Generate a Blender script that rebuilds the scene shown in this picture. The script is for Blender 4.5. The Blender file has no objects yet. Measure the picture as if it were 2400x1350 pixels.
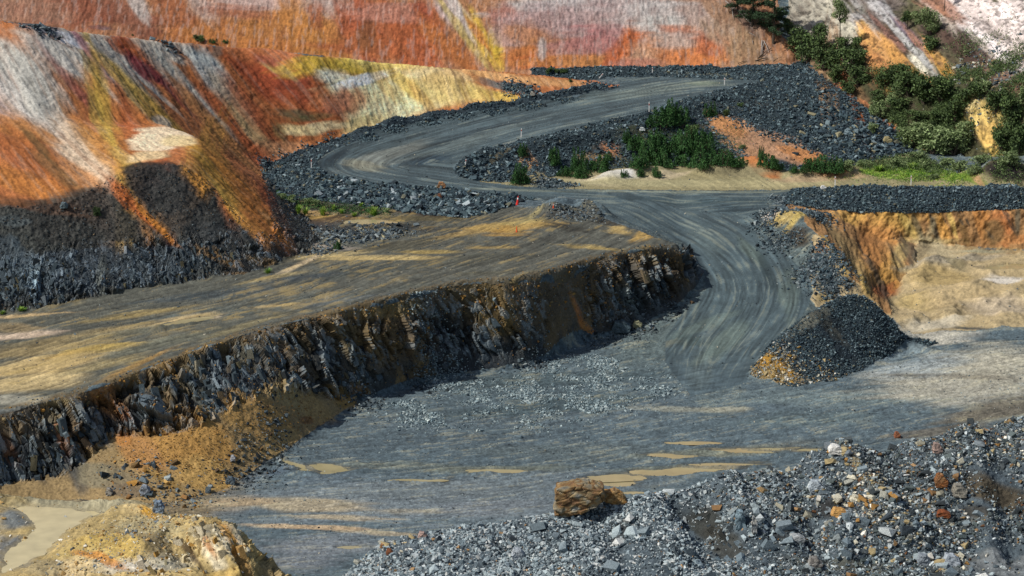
import bpy, math, random, time
import numpy as np
from mathutils import geometry as mgeo, Vector
T0 = time.time()
sc = bpy.context.scene
COL = sc.collection
rad = math.radians
QUAL = 1.0
# ---------------------------------------------------------------- camera
CAM_H, PITCH, FPX = 44.0, rad(13.0), 5000.0
cam_d = bpy.data.cameras.new("camera"); cam = bpy.data.objects.new("camera", cam_d); COL.objects.link(cam)
cam.location = (0, 0, CAM_H); cam.rotation_euler = (math.pi/2 - PITCH, 0, 0)
cam_d.sensor_width = 36; cam_d.lens = 36*FPX/2400; cam_d.clip_start = 1; cam_d.clip_end = 2000
sc.camera = cam
# ---------------------------------------------------------------- light
SUN_EL, SUN_AZ = rad(46), rad(-113)          # azimuth measured from +Y (away from camera) towards +X
w = bpy.data.worlds.new("World"); sc.world = w; w.use_nodes = True
nt = w.node_tree; nt.nodes.clear()
wo = nt.nodes.new("ShaderNodeOutputWorld"); bg = nt.nodes.new("ShaderNodeBackground"); sky = nt.nodes.new("ShaderNodeTexSky")
sky.sky_type = 'NISHITA'; sky.sun_disc = False; sky.sun_elevation = SUN_EL; sky.sun_rotation = SUN_AZ
sky.dust_density = 2.0
nt.links.new(sky.outputs[0], bg.inputs[0]); bg.inputs[1].default_value = 0.085
nt.links.new(bg.outputs[0], wo.inputs[0])
sd = bpy.data.lights.new("sun", 'SUN'); sun = bpy.data.objects.new("sun", sd); COL.objects.link(sun)
sd.energy = 4.0; sd.angle = rad(0.5); sd.color = (1.0, 0.965, 0.91)
sdir = Vector((math.sin(SUN_AZ)*math.cos(SUN_EL), math.cos(SUN_AZ)*math.cos(SUN_EL), math.sin(SUN_EL)))
sun.rotation_euler = sdir.to_track_quat('Z', 'Y').to_euler(); sun.location = sdir*200
sc.view_settings.view_transform = 'Standard'; sc.view_settings.look = 'None'
sc.view_settings.exposure = 0.0; sc.view_settings.gamma = 1.0
# ---------------------------------------------------------------- helpers
SP, CP = math.sin(PITCH), math.cos(PITCH)
def ray(px, py):
    u = (px-1200)/FPX; v = (675-py)/FPX
    return np.array([u, CP+v*SP, -SP+v*CP])
def PZ(px, py, z):
    d = ray(px, py); t = (z-CAM_H)/d[2]; return np.array([d[0]*t, d[1]*t, z])
def PY(px, py, y):
    d = ray(px, py); t = y/d[1]; return np.array([d[0]*t, y, CAM_H+d[2]*t])
def proj(P):
    X, Y, Z = P[..., 0], P[..., 1], P[..., 2]-CAM_H
    dep = Y*CP - Z*SP; up = Y*SP + Z*CP
    return 1200+FPX*X/dep, 675-FPX*up/dep
def _h(ix, iy, iz, seed):
    h = (ix.astype(np.uint32)*np.uint32(374761393)) ^ (iy.astype(np.uint32)*np.uint32(668265263)) ^ (iz.astype(np.uint32)*np.uint32(2246822519)) ^ np.uint32((seed*3266489917) & 0xffffffff)
    h = (h ^ (h >> np.uint32(13)))*np.uint32(1274126177); h ^= h >> np.uint32(16)
    return h
def vnoise(x, y, z=None, seed=0):
    """value noise, -1..1"""
    x = np.asarray(x, np.float32); y = np.asarray(y, np.float32)
    x0 = np.floor(x); y0 = np.floor(y); fx = x-x0; fy = y-y0
    fx = fx*fx*fx*(fx*(fx*6-15)+10); fy = fy*fy*fy*(fy*(fy*6-15)+10)
    ix = x0.astype(np.int64); iy = y0.astype(np.int64)
    def c(a, b, d): return _h(a, b, d, seed).astype(np.float32)*np.float32(2/4294967295.)-1
    if z is None:
        zz = np.zeros_like(ix)
        a = c(ix, iy, zz); b = c(ix+1, iy, zz); d = c(ix, iy+1, zz); e = c(ix+1, iy+1, zz)
        return (a*(1-fx)+b*fx)*(1-fy)+(d*(1-fx)+e*fx)*fy
    z = np.asarray(z, np.float32); z0 = np.floor(z); fz = z-z0; fz = fz*fz*(3-2*fz); iz = z0.astype(np.int64)
    r = 0
    for k, wz in ((0, 1-fz), (1, fz)):
        a = c(ix, iy, iz+k); b = c(ix+1, iy, iz+k); d = c(ix, iy+1, iz+k); e = c(ix+1, iy+1, iz+k)
        r = r + wz*((a*(1-fx)+b*fx)*(1-fy)+(d*(1-fx)+e*fx)*fy)
    return r
def fbm(x, y, z=None, oct=4, seed=0, gain=.5, lac=2.07):
    r = 0; a = 1; s = 0; f = 1
    for k in range(oct):
        r = r + a*vnoise(x*f+17.3*k, y*f-9.1*k, None if z is None else z*f+3.7*k, seed+k*7); s += a; a *= gain; f *= lac
    return r/s
def cells(x, y, z, seed=0):
    """worley: returns F1, F2, random of nearest cell"""
    x0 = np.floor(x).astype(np.int64); y0 = np.floor(y).astype(np.int64); z0 = np.floor(z).astype(np.int64)
    f1 = np.full(x.shape, 9., np.float32); f2 = f1.copy(); rid = np.zeros(x.shape, np.float32); ox = np.zeros(x.shape, np.float32); oz = ox
    for i in (-1, 0, 1):
        for j in (-1, 0, 1):
            for k in (-1, 0, 1):
                a, b, c = x0+i, y0+j, z0+k
                h = _h(a, b, c, seed)
                dx = a+(h & 1023)/1023.-x; dy = b+((h >> np.uint32(10)) & 1023)/1023.-y; dz = c+((h >> np.uint32(20)) & 1023)/1023.-z
                d = (dx*dx+dy*dy+dz*dz).astype(np.float32)
                n = d < f1; ox = np.where(n, dx, ox); oz = np.where(n, dz, oz)
                f2 = np.where(n, f1, np.minimum(f2, d)); rid = np.where(n, _h(a, b, c, seed+5).astype(np.float32)/4294967295., rid)
                f1 = np.where(n, d, f1)
    cells.off = (ox, oz)
    return np.sqrt(f1), np.sqrt(f2), rid
def sstep(a, b, x):
    t = np.clip((x-a)/(b-a), 0, 1); return t*t*(3-2*t)
def hexc(h):
    c = [int(h[i:i+2], 16)/255. for i in (0, 2, 4)]
    return np.array([(v/12.92 if v <= .04045 else ((v+.055)/1.055)**2.4) for v in c], np.float32)

# ---------------------------------------------------------------- terrain break lines: (px, py, height) -> points in the pit
LN = dict(
 front_toe=[(2900,1290,1.5),(2400,1290,1.5),(2250,1300,1.5),(2000,1340,1.5),(1700,1380,1.3),(1200,1420,1.2),(900,1450,1.0)],
 front_crest=[(700,1420,-.3),(790,1365,.3),(830,1325,1.0),(880,1270,1.5),(1000,1248,2.0),(1150,1222,2.6),(1300,1200,3.1),(1450,1168,3.5),(1600,1135,4.0),(1750,1108,4.4),(1850,1085,4.8),(1950,1054,5.3),(2050,1052,5.3),(2150,1022,5.7),(2300,995,6.1),(2400,970,6.4),(2900,900,7.5)],
 base=[(-500,1450,-1),(0,1200,-1),(170,1168,-1),(300,1190,-1),(430,1180,-1),(530,1150,-1),(600,1105,-.9),(700,1040,-.6),(760,1000,-.4),(850,942,-.1),(950,908,0),(1050,886,0),(1250,860,.2),(1320,825,.4),(1380,800,.7),(1500,768,1.2),(1590,720,2.2),(1642,665,3.2),(1652,635,3.7),(1640,600,4.5),(1600,566,5.2)],
 talus_top=[(-500,1330,1),(0,1120,.2),(120,1120,0),(200,1080,.6),(260,1010,1.8),(330,1020,1.6),(400,1010,1.9),(470,985,2.3),(560,930,3.2),(640,895,3.5),(720,910,2.2),(800,925,.9),(870,930,.2)],
 rim=[(-500,1050,3.2),(0,968,4.2),(100,940,4.4),(160,925,4.6),(270,890,5.1),(400,840,5.6),(520,800,6.0),(640,762,6.4),(780,730,6.7),(900,700,7.0),(1000,675,7.1),(1100,655,7.2),(1200,655,7.1),(1300,632,7.3),(1420,597,7.3),(1500,582,7.3),(1560,575,7.1),(1600,592,6.3)],
 rim_back=[(1590,572,6.7),(1545,556,7.2),(1480,532,7.3),(1400,508,7.3),(1370,488,7.2)],
 hill_toe=[(-500,800,4.5),(0,738,5.5),(120,722,5.8),(250,697,6.1),(370,675,6.4),(500,655,6.8),(600,638,7.0),(690,605,7.2),(725,590,7.2),(745,562,7.4),(722,520,7.7),(700,490,7.9),(640,430,8.3),(600,405,8.6),(680,365,9.2),(745,342,9.7),(850,310,10.2),(950,282,10.7),(1050,264,11.1),(1150,252,11.6),(1240,242,12.1),(1330,225,12.6),(1400,208,13.0),(1455,200,13.3)],
 cliff_top=[(-500,560,12),(0,480,12.9),(120,482,12.6),(200,450,13.3),(280,397,14.7),(350,380,15),(430,378,14.9),(475,415,13.6),(560,500,10.8),(640,560,9)],
 spur=[(470,348,14.9),(540,392,13),(600,420,11.4),(645,462,10),(685,515,8.8),(725,565,7.6)],
 notch=[(300,290,15.7),(380,285,15.6),(462,320,15.2)],
 hill_mid=[(-500,330,17.6),(0,260,17.8),(120,270,17.3),(220,300,16.4)],
 crest=[(-500,0,26),(0,42,24.5),(80,60,23.8),(200,68,22.5),(350,85,21.0),(500,100,19.6),(600,110,18.7),(700,118,18.4),(800,128,17.5),(900,142,16.3),(1000,150,15.9),(1100,158,15.3),(1200,167,14.8),(1300,177,14.2),(1385,187,13.7)],
 road_out=[(1455,203,13.2),(1350,231,12.6),(1240,250,12),(1150,264,11.6),(1000,287,10.9),(880,314,10.3),(800,342,9.9),(750,367,9.5),(742,388,9.2),(770,408,9),(870,427,8.6),(1000,437,8.2),(1150,453,7.7),(1260,465,7.3)],
 road_in=[(1700,206,13.6),(1600,232,13),(1500,262,12.3),(1400,285,11.6),(1300,308,11),(1180,335,10.2),(1110,362,9.5),(1062,395,8.8),(1070,412,8.5),(1140,428,8.1),(1240,438,7.8),(1400,445,7.4),(1600,446,7.3),(1850,446,7.3)],
 road_far=[(1440,182,13.6),(1550,180,13.8),(1700,186,13.9),(1780,188,14)],
 wall_base=[(1240,166,13.9),(1400,163,13.9),(1600,162,13.9),(1750,160,14),(1835,150,14.6)],
 bank_toe=[(1120,424,8.1),(1240,428,7.8),(1350,402,7.8),(1500,392,7.8),(1650,395,7.8),(1850,405,7.8),(2000,390,7.9),(2140,360,8.2)],
 bank_crest=[(1760,180,14.2),(1860,152,15),(1920,190,14),(2000,252,12),(2080,308,10),(2140,350,8.5)],
 gully=[(1880,148,14.4),(1950,197,13.2),(2050,268,11.1),(2150,350,8.4)],
 right_toe=[(2160,354,8.4),(2250,365,8.3),(2400,395,8.1),(2900,440,8)],
 right_a=[(1850,100,16.5),(1900,110,16.4),(2000,150,15.2),(2100,180,14.6),(2250,205,14.5),(2400,200,16),(2900,200,17)],
 right_top=[(1850,0,20.5),(2100,0,21.3),(2400,0,22.5),(2900,0,25)],
 wall_mid=[(-500,0,21),(0,0,21),(800,0,21),(1400,0,21),(1690,0,21)],
 strip=[(1300,432,7.5),(1600,425,7.5),(2000,422,7.6),(2300,425,7.6),(2900,430,7.6)],
 berm=[(1855,444,7.9),(2000,432,8.4),(2200,433,8.4),(2400,437,8.4),(2900,445,8.4)],
 berm_foot=[(1840,478,6.9),(1900,490,6.6),(2000,497,6.5),(2200,493,6.5),(2400,489,6.6),(2900,490,6.6)],
 ywall_foot=[(2060,560,4.2),(2150,570,3.6),(2250,582,3.1),(2400,594,2.9),(2900,600,2.9)],
 spur_r=[(1880,505,7.2),(1940,570,6),(1990,640,4.2),(2040,695,2.6),(2090,740,1.4)],
 pit_r=[(2090,690,1.5),(2120,640,2.4),(2300,622,2.6),(2400,640,2.4),(2900,640,2.4)],
 pit_r2=[(2100,735,1.1),(2200,705,1.6),(2350,700,1.6),(2900,720,1.5)],
 road_r=[(1850,452,7.3),(1795,485,7),(1780,520,6.4),(1795,555,5.6),(1835,590,4.8),(1885,640,3.7),(1905,680,3),(1895,720,2.2),(1860,760,1.5),(1800,822,.7),(1755,872,.2)],
 road_l=[(1280,472,7.2),(1390,492,7),(1450,515,6.7),(1540,548,6),(1600,568,5.2)],
 pile=[(1765,872,.4),(1800,822,1.6),(1830,790,2.5),(1880,745,3.7),(1930,710,4.4),(1985,688,4.9),(2035,690,4.8),(2080,738,3.2),(2120,785,1.7),(2150,805,.8)],
 pile_foot=[(1755,885,0),(1850,908,0),(1950,892,0),(2050,857,.1),(2140,818,.3),(2200,805,.4)],
 floor_a=[(2900,900,.2),(2400,880,0),(2000,950,-.1),(1600,900,0),(1300,910,0),(1000,960,-.2)],
 floor_b=[(2900,780,.8),(2300,780,.6),(2220,830,.4)],
 floor_c=[(700,1340,-1),(650,1200,-1),(900,1200,-1),(1200,1130,-.95),(1500,1080,-.8),(2000,1010,-.5)],
 pool=[(-500,1300,1),(-200,1200,1),(60,1200,1),(225,1203,1),(150,1240,1),(40,1325,1)],
 pool_ridge=[(-500,1120,1.8),(0,1145,1.7),(120,1162,1.7),(250,1168,1.8),(330,1158,2.1),(375,1190,1.9)],
 knob=[(90,1345,1.5),(170,1260,1.5),(240,1212,1.7),(330,1200,2.2),(390,1205,2.6),(470,1205,3.2),(530,1213,3.5),(568,1245,3.0),(600,1290,2.2),(640,1340,1.2),(665,1400,.1)],
 knob_front=[(60,1440,1.1),(300,1440,1.3),(520,1430,1.4),(620,1430,.9)],
)
W = {k: np.array([PZ(*p) for p in v]) for k, v in LN.items()}
def dens(P, step=.6):
    out = [P[0]]
    for a, b in zip(P[:-1], P[1:]):
        n = max(1, int(np.linalg.norm((b-a)[:2])/step))
        for i in range(1, n+1): out.append(a+(b-a)*i/n)
    return np.array(out)
def smooth_line(P, it=2):
    """Chaikin, so that edges curve"""
    for _ in range(it):
        Q = [P[0]]
        for a, b in zip(P[:-1], P[1:]): Q += [a*.75+b*.25, a*.25+b*.75]
        Q.append(P[-1]); P = np.array(Q)
    return P
SM = {k: smooth_line(v, 2) if len(v) > 2 and k not in ('pile_foot',) else v for k, v in W.items()}
def off(P, k, z):
    Q = P.copy(); 
    for q in Q: q[1] += abs(q[2]-z)*k; q[2] = z
    return Q
def fl(y): return np.clip(-1+(y-135)/23., -1, 0)
SM['front_back'] = np.array([[p[0], p[1]+(p[2]+1)*1.35+.6, fl(p[1]+8)-.1] for p in SM['front_crest'][3:]])
SM['crest_back'] = np.array([[p[0], min(236, p[1]+(p[2]-13)*1.4+.8), 13] for p in SM['crest'] if p[2] > 14])
SM['berm_back'] = np.array([[p[0], p[1]+2.2, 7.5] for p in SM['berm']])
SM['pile_back'] = np.array([[p[0], p[1]+p[2]*1.35, max(.4, 1.3)] for p in SM['pile'] if p[2] > 1.6])
SM['knob_back'] = np.array([[p[0]+.5, p[1]+(p[2]+1)*1.35+.4, -1] for p in SM['knob'] if p[2] > 2.1])
SM['knob_side'] = np.array([PZ(650, 1260, -1), PZ(665, 1310, -1), PZ(690, 1370, -1)])
SM['pr_back'] = np.array([[p[0], p[1]+3.6, -1] for p in SM['pool_ridge']])
SM['near'] = np.array([[-70, 92, .5], [70, 92, 1.]]); SM['near2'] = np.array([[-90, 60, .5], [90, 60, 1.]])
SM['top'] = np.array([[-120, 285, 52], [0, 285, 50], [120, 275, 54]]); SM['topb'] = np.array([[-120, 310, 56], [120, 310, 56]])
SM['wall_hid'] = np.array([[-120, 237, 12.5], [-10, 239, 13.6]])
SM['side_l'] = np.array([[-105, 95, 1], [-105, 130, 3], [-105, 160, 8], [-110, 200, 28], [-115, 240, 20]])
SM['side_r'] = np.array([[105, 95, 2], [105, 150, 1], [105, 180, 3], [105, 195, 8], [110, 206, 12], [115, 240, 34]])
pts = np.concatenate([dens(v, 1.0 if k not in ('near', 'near2', 'top', 'topb', 'side_l', 'side_r') else 5.) for k, v in SM.items()])
# drop near-duplicates
key = np.round(pts[:, :2]/.35).astype(int); _, ui = np.unique(key[:, 0]*100003+key[:, 1], return_index=True); pts = pts[ui]
vs, es, fs, ov, oe, of_ = mgeo.delaunay_2d_cdt([Vector(p[:2]) for p in pts], [], [], 0, 1e-4)
zz = np.array([pts[o[0], 2] if o else 0 for o in ov]); vv = np.array([v[:] for v in vs])
GS = .25; GX0, GY0 = -100., 90.; NX, NY = 801, 821
G = np.full((NY, NX), np.nan, np.float64)
for f in fs:
    a, b, c = vv[f[0]], vv[f[1]], vv[f[2]]; za, zb, zc = zz[list(f)]
    i0 = max(0, int((min(a[0], b[0], c[0])-GX0)/GS)); i1 = min(NX-1, int((max(a[0], b[0], c[0])-GX0)/GS)+1)
    j0 = max(0, int((min(a[1], b[1], c[1])-GY0)/GS)); j1 = min(NY-1, int((max(a[1], b[1], c[1])-GY0)/GS)+1)
    if i1 < i0 or j1 < j0: continue
    X, Y = np.meshgrid(GX0+np.arange(i0, i1+1)*GS, GY0+np.arange(j0, j1+1)*GS)
    den = (b[1]-c[1])*(a[0]-c[0])+(c[0]-b[0])*(a[1]-c[1])
    if abs(den) < 1e-9: continue
    l1 = ((b[1]-c[1])*(X-c[0])+(c[0]-b[0])*(Y-c[1]))/den; l2 = ((c[1]-a[1])*(X-c[0])+(a[0]-c[0])*(Y-c[1]))/den; l3 = 1-l1-l2
    m = (l1 >= -1e-6) & (l2 >= -1e-6) & (l3 >= -1e-6)
    G[j0:j1+1, i0:i1+1][m] = (l1*za+l2*zb+l3*zc)[m]
G = np.where(np.isnan(G), 1.0, G)
def blur(A, s):
    r = int(3*s)+1; k = np.exp(-.5*(np.arange(-r, r+1)/s)**2); k /= k.sum()
    B = np.pad(A, r, mode='edge')
    B = sum(k[i]*B[:, i:i+A.shape[1]] for i in range(2*r+1)); return sum(k[i]*B[i:i+A.shape[0], :] for i in range(2*r+1))
def pdist(X, Y, P):
    """plan distance to a polyline, arclength of the foot point and side"""
    best = np.full(X.shape, 1e9); arc = np.zeros(X.shape); side = np.zeros(X.shape); s0 = 0
    for a, b in zip(P[:-1], P[1:]):
        d = (b-a)[:2]; L = math.hypot(*d)
        if L < 1e-6: continue
        t = np.clip(((X-a[0])*d[0]+(Y-a[1])*d[1])/(L*L), 0, 1)
        ex = X-(a[0]+t*d[0]); ey = Y-(a[1]+t*d[1]); q = ex*ex+ey*ey; m = q < best
        best = np.where(m, q, best); arc = np.where(m, s0+t*L, arc); side = np.where(m, np.sign(d[0]*ey-d[1]*ex), side); s0 += L
    return np.sqrt(best), arc, side
GXX, GYY = np.meshgrid(GX0+np.arange(NX)*GS, GY0+np.arange(NY)*GS)
_x0, _x1 = GX0, GY0
_sharp = blur(G, .7); _soft = .5*blur(G, 1.0)+.5*blur(G, 2.2); _w = np.zeros(G.shape)
for _k, _r in (('rim', 3.0), ('pile', 3.5), ('berm_foot', 2.0), ('knob', 2.0)):
    _P = SM[_k]; _i0, _i1 = int((_P[:, 0].min()-5-GX0)/GS), int((_P[:, 0].max()+5-GX0)/GS); _j0, _j1 = int((_P[:, 1].min()-5-GY0)/GS), int((_P[:, 1].max()+5-GY0)/GS)
    _i0, _j0 = max(0, _i0), max(0, _j0); _d = pdist(GXX[_j0:_j1, _i0:_i1], GYY[_j0:_j1, _i0:_i1], _P)[0]; _w[_j0:_j1, _i0:_i1] = np.maximum(_w[_j0:_j1, _i0:_i1], 1-sstep(_r*.6, _r, _d))
G = _w*_sharp+(1-_w)*_soft
def add_ridge(G, P, h, w_, seed=0):
    x0, x1 = P[:, 0].min()-3*w_, P[:, 0].max()+3*w_; y0, y1 = P[:, 1].min()-3*w_, P[:, 1].max()+3*w_
    i0, i1 = max(0, int((x0-GX0)/GS)), min(NX, int((x1-GX0)/GS)+1); j0, j1 = max(0, int((y0-GY0)/GS)), min(NY, int((y1-GY0)/GS)+1)
    if i1 <= i0 or j1 <= j0: return
    X, Y = GXX[j0:j1, i0:i1], GYY[j0:j1, i0:i1]
    d, a, s = pdist(X, Y, P)
    G[j0:j1, i0:i1] += h*np.exp(-(d/w_)**2)*(1+.3*vnoise(X*.5, Y*.5, seed=seed+3))
def L3(*p): return np.array([PZ(*q) for q in p])
RIDGES = []
mid = lambda A, B: None
add_ridge(G, np.array([[p[0]-.4, p[1]+.9, 0] for p in SM['road_out'][4:24]]), .95, 1.0, 1)
add_ridge(G, L3((1140,356,9.9),(1300,314,11),(1500,268,12.4),(1690,212,13.7)), .5, .9, 2)
add_ridge(G, L3((1085,392,8.8),(1140,360,9.6)), .55, .8, 2)
add_ridge(G, L3((1260,172,13.8),(1500,172,13.8),(1740,172,14)), .75, 1.2, 4)
add_ridge(G, L3((1300,500,7.3),(1350,495,7.2),(1400,505,7.2)), 1.1, 1.5, 5)
add_ridge(G, L3((1260,432,7.6),(1300,432,7.6)), .5, .9, 6)
add_ridge(G, L3((1430,420,7.6),(1480,412,7.7),(1540,408,7.7)), .9, 1.3, 7)
add_ridge(G, L3((1680,405,7.7),(1730,402,7.7),(1790,406,7.7)), 1.2, 1.6, 8)
add_ridge(G, L3((1870,415,7.7),(2000,410,7.7)), .7, 1.2, 8)
add_ridge(G, L3((2330,420,8),(2420,415,8)), 2.2, 3.0, 9)
add_ridge(G, L3((1760,505,6.6),(1800,500,6.8)), .0, 1, 9)
add_ridge(G, L3((1795,500,6.9),(1860,510,7)), .5, 1.2, 10)
add_ridge(G, L3((1905,640,3.9),(1960,650,4)), .5, 1.3, 10)
# foreground rubble relief
add_ridge(G, L3((1960,1060,5),(2060,1160,4),(2140,1230,3)), .9, 1.1, 11)
add_ridge(G, L3((1700,1130,4),(1730,1200,3),(1760,1260,2.4)), .6, .8, 12)
add_ridge(G, L3((1610,1190,3),(1650,1240,2.5),(1700,1300,1.8)), -1.2, 1.1, 13)
add_ridge(G, L3((1950,1190,3.5),(1920,1200,3.5)), -.7, .9, 14)
add_ridge(G, L3((2200,1090,5),(2350,1080,5)), .8, 1.8, 15)
add_ridge(G, L3((2000,1240,2.5),(2150,1260,2.2)), .5, 1.0, 15)
add_ridge(G, L3((950,1300,1.5),(1100,1280,2)), .4, 1.2, 16)
for _i, (_a, _hh) in enumerate([(1180, -.35), (1290, .3), (1400, -.4), (1500, .35), (1580, -.4), (1840, -.5), (1890, .35), (2060, -.3), (2240, .4), (2290, -.45)]):
    add_ridge(G, L3((_a, 1215-(_a-1200)*.17+20, 3.3), (_a+50, 1290-(_a-1200)*.12, 2.6), (_a+90, 1345-(_a-1200)*.05, 1.9)), _hh, .75, 40+_i)
for _i, _p in enumerate([(2160, 700), (2230, 720), (2290, 690), (2350, 735), (2180, 650), (2260, 640), (2390, 700), (2130, 740), (2330, 655)]):
    add_ridge(G, L3((_p[0]-14, _p[1]+4, 1.6), (_p[0]+16, _p[1]-6, 1.6)), .35, .9, 60+_i)
# bottom left knob
add_ridge(G, L3((400,1260,2.3),(440,1330,2.0)), -.6, .7, 17)
add_ridge(G, L3((490,1240,3.2),(560,1340,2.2)), .5, .8, 18)
add_ridge(G, L3((200,1260,2.0),(330,1300,2.0)), .35, .9, 19)
# mounds in the right pit
add_ridge(G, L3((2150,640,2.8),(2190,600,3.4)), .5, 1.2, 20)
add_ridge(G, L3((2200,690,2),(2290,670,2.2)), .7, 1.8, 21)
add_ridge(G, L3((2330,700,1.7),(2420,680,1.7)), .7, 1.4, 22)
def gz(X, Y, A=None):
    A = G if A is None else A
    fx = np.clip((X-GX0)/GS, 0, NX-1.001); fy = np.clip((Y-GY0)/GS, 0, NY-1.001)
    i = fx.astype(int); j = fy.astype(int); fx = fx-i; fy = fy-j
    return (A[j, i]*(1-fx)+A[j, i+1]*fx)*(1-fy)+(A[j+1, i]*(1-fx)+A[j+1, i+1]*fx)*fy
YY = np.arange(100, 290, .1)
def hit(px, py):
    """first point of the ground seen through a photo position"""
    d = ray(px, py); t = YY/d[1]; z = CAM_H+d[2]*t; g = gz(d[0]*t, YY)
    k = np.argmax(g >= z)
    if k == 0: k = len(YY)-1
    y = YY[k]; return np.array([d[0]*y/d[1], y, CAM_H+d[2]*y/d[1]])
def gnormal(x, y, e=.8):
    n = np.array([gz(x-e, y)-gz(x+e, y), gz(x, y-e)-gz(x, y+e), 2*e]); return n/np.linalg.norm(n)
# ---------------------------------------------------------------- ground sheet: rows follow the relief, so steep faces get as many rows as flat ground
cu = np.concatenate([np.linspace(-.40, -.262, int(60*QUAL), endpoint=False), np.linspace(-.262, .262, int(1150*QUAL)), np.linspace(.262, .40, int(60*QUAL)+1)[1:]])
yy = np.arange(92, 292, .125)
NR = int(1150*QUAL)
Yf = np.repeat(yy[None], len(cu), 0); Xf = cu[:, None]*Yf
Zf = gz(Xf, Yf)
pyf = proj(np.stack([Xf, Yf, Zf], -1))[1]
pyc = np.clip(pyf, -200, 1550)
dw = np.abs(np.diff(pyc, axis=1))+.45*np.diff(Yf, axis=1)*4*.25+.05
for _ in range(3): dw = (np.roll(dw, 1, 0)+dw+np.roll(dw, -1, 0))/3
cw = np.concatenate([np.zeros((len(cu), 1)), np.cumsum(dw, 1)], 1)
Yv = np.empty((len(cu), NR))
for i in range(len(cu)): Yv[i] = np.interp(np.linspace(0, cw[i, -1], NR), cw[i], yy)
Xv = cu[:, None]*Yv; Zv = gz(Xv, Yv)
P = np.stack([Xv, Yv, Zv], -1).astype(np.float32)
NC = len(cu)
# smooth normals from the height grid
e = .35
Nn = np.stack([gz(Xv-e, Yv)-gz(Xv+e, Yv), gz(Xv, Yv-e)-gz(Xv, Yv+e), np.full(Xv.shape, 2*e)], -1)
Nn /= np.linalg.norm(Nn, axis=-1, keepdims=True); Nn = Nn.astype(np.float32)
print("grid", P.shape, round(time.time()-T0, 1))
# ---------------------------------------------------------------- zones of the ground
X1, Y1, Z1 = P[..., 0].ravel().astype(np.float64), P[..., 1].ravel().astype(np.float64), P[..., 2].ravel().astype(np.float64)
NV = X1.size
wx = X1+.45*fbm(X1*.6, Y1*.6, oct=3, seed=3); wy = Y1+.45*fbm(X1*.6, Y1*.6, oct=3, seed=4)
def inpoly(X, Y, Q):
    r = np.zeros(X.shape, bool); n = len(Q)
    x0, x1, y0, y1 = Q[:, 0].min(), Q[:, 0].max(), Q[:, 1].min(), Q[:, 1].max()
    s = np.where((X > x0) & (X < x1) & (Y > y0) & (Y < y1))[0]
    x, y = X[s], Y[s]; m = np.zeros(len(s), bool)
    for i in range(n):
        a, b = Q[i], Q[(i+1) % n]
        if a[1] == b[1]: continue
        c = ((a[1] > y) != (b[1] > y)) & (x < (b[0]-a[0])*(y-a[1])/(b[1]-a[1])+a[0])
        m ^= c
    r[s] = m; return r
def HP(*p): return np.array([hit(*q) for q in p])
cat = lambda *a: np.concatenate(a)
ZN = ['floor', 'bench', 'road', 'face', 'lhill', 'ldark', 'wall', 'rhill', 'bank', 'outbank', 'berm', 'ywall', 'pitr', 'pile', 'fore', 'knob', 'strip', 'side']
ZI = {k: i for i, k in enumerate(ZN)}
zone = np.zeros(NV, np.int8)
def setz(name, Q, warp=True):
    m = inpoly(wx if warp else X1, wy if warp else Y1, np.asarray(Q)); zone[m] = ZI[name]; return m
far = np.array([[-200, 400, 0]]), np.array([[200, 400, 0]])
setz('pitr', cat(HP((1905,700),(1990,700),(2090,745),(2130,780),(2250,775),(2500,760),(2900,760)), W['ywall_foot'][::-1], HP((1900,560))))
setz('strip', cat(W['bank_toe'], HP((2300,400),(2600,410),(2900,420)), SM['berm_back'][::-1], W['road_in'][9:][::-1]))
bench_q = cat(SM['rim'], SM['rim_back'], HP((1370,480),(1290,474),(1200,480),(1100,508),(900,488),(700,468),(660,462)), SM['hill_toe'][:50][::-1])
setz('bench', bench_q)
setz('face', cat(SM['base'], SM['rim'][::-1]), False)
setz('wall', np.array([[-200, 236], [60, 236], [SM['gully'][0][0], SM['gully'][0][1]], [W['right_a'][0][0]-1, 245], [45, 400], [-200, 400]]))
setz('wall', cat(SM['crest'], SM['crest'][::-1]*[1, 1, 1]+[0, 30, 0]), False)
setz('lhill', cat(SM['hill_toe'], SM['crest'][::-1]))
setz('ldark', cat(SM['hill_toe'][:54], SM['cliff_top'][::-1]))
setz('rhill', cat(SM['gully'], SM['right_toe'], np.array([[200, 208, 0], [200, 400, 0], [50, 400, 0], [W['right_a'][0][0], 245, 0]])))
setz('outbank', cat(SM['road_out'][14:], HP((1180,490),(1100,512),(1000,505),(900,488),(800,478),(700,468),(650,455)), SM['hill_toe'][50:]))
setz('outbank', cat(SM['road_out'], SM['hill_toe'][50:]), False)
setz('bank', cat(SM['road_in'][:38], W['bank_toe'], SM['gully'][::-1], SM['bank_crest'][:2]))
setz('bank', cat(HP((1240,176),(1420,181)), W['road_far'][1:], W['wall_base'][::-1]))
setz('berm', cat(SM['berm_back'], SM['berm_foot'][::-1]), False)
setz('ywall', cat(SM['berm_foot'], SM['ywall_foot'][::-1], SM['spur_r'][::-1]), False)
setz('ywall', HP((1880,500),(1990,650),(2030,690),(2080,690),(2150,600),(2150,560),(1960,500)))
setz('pile', cat(W['pile_foot'], SM['pile_back'][::-1], W['road_r'][-2:]))
setz('fore', cat(SM['front_crest'][:-1], np.array([[80, 118, 0], [80, 60, 0], [-12, 60, 0], [-11.5, 112, 0]])))
setz('fore', cat(SM['front_crest'][4:], SM['front_crest'][4:][::-1]+[0, 2.5, 0]))
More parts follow.
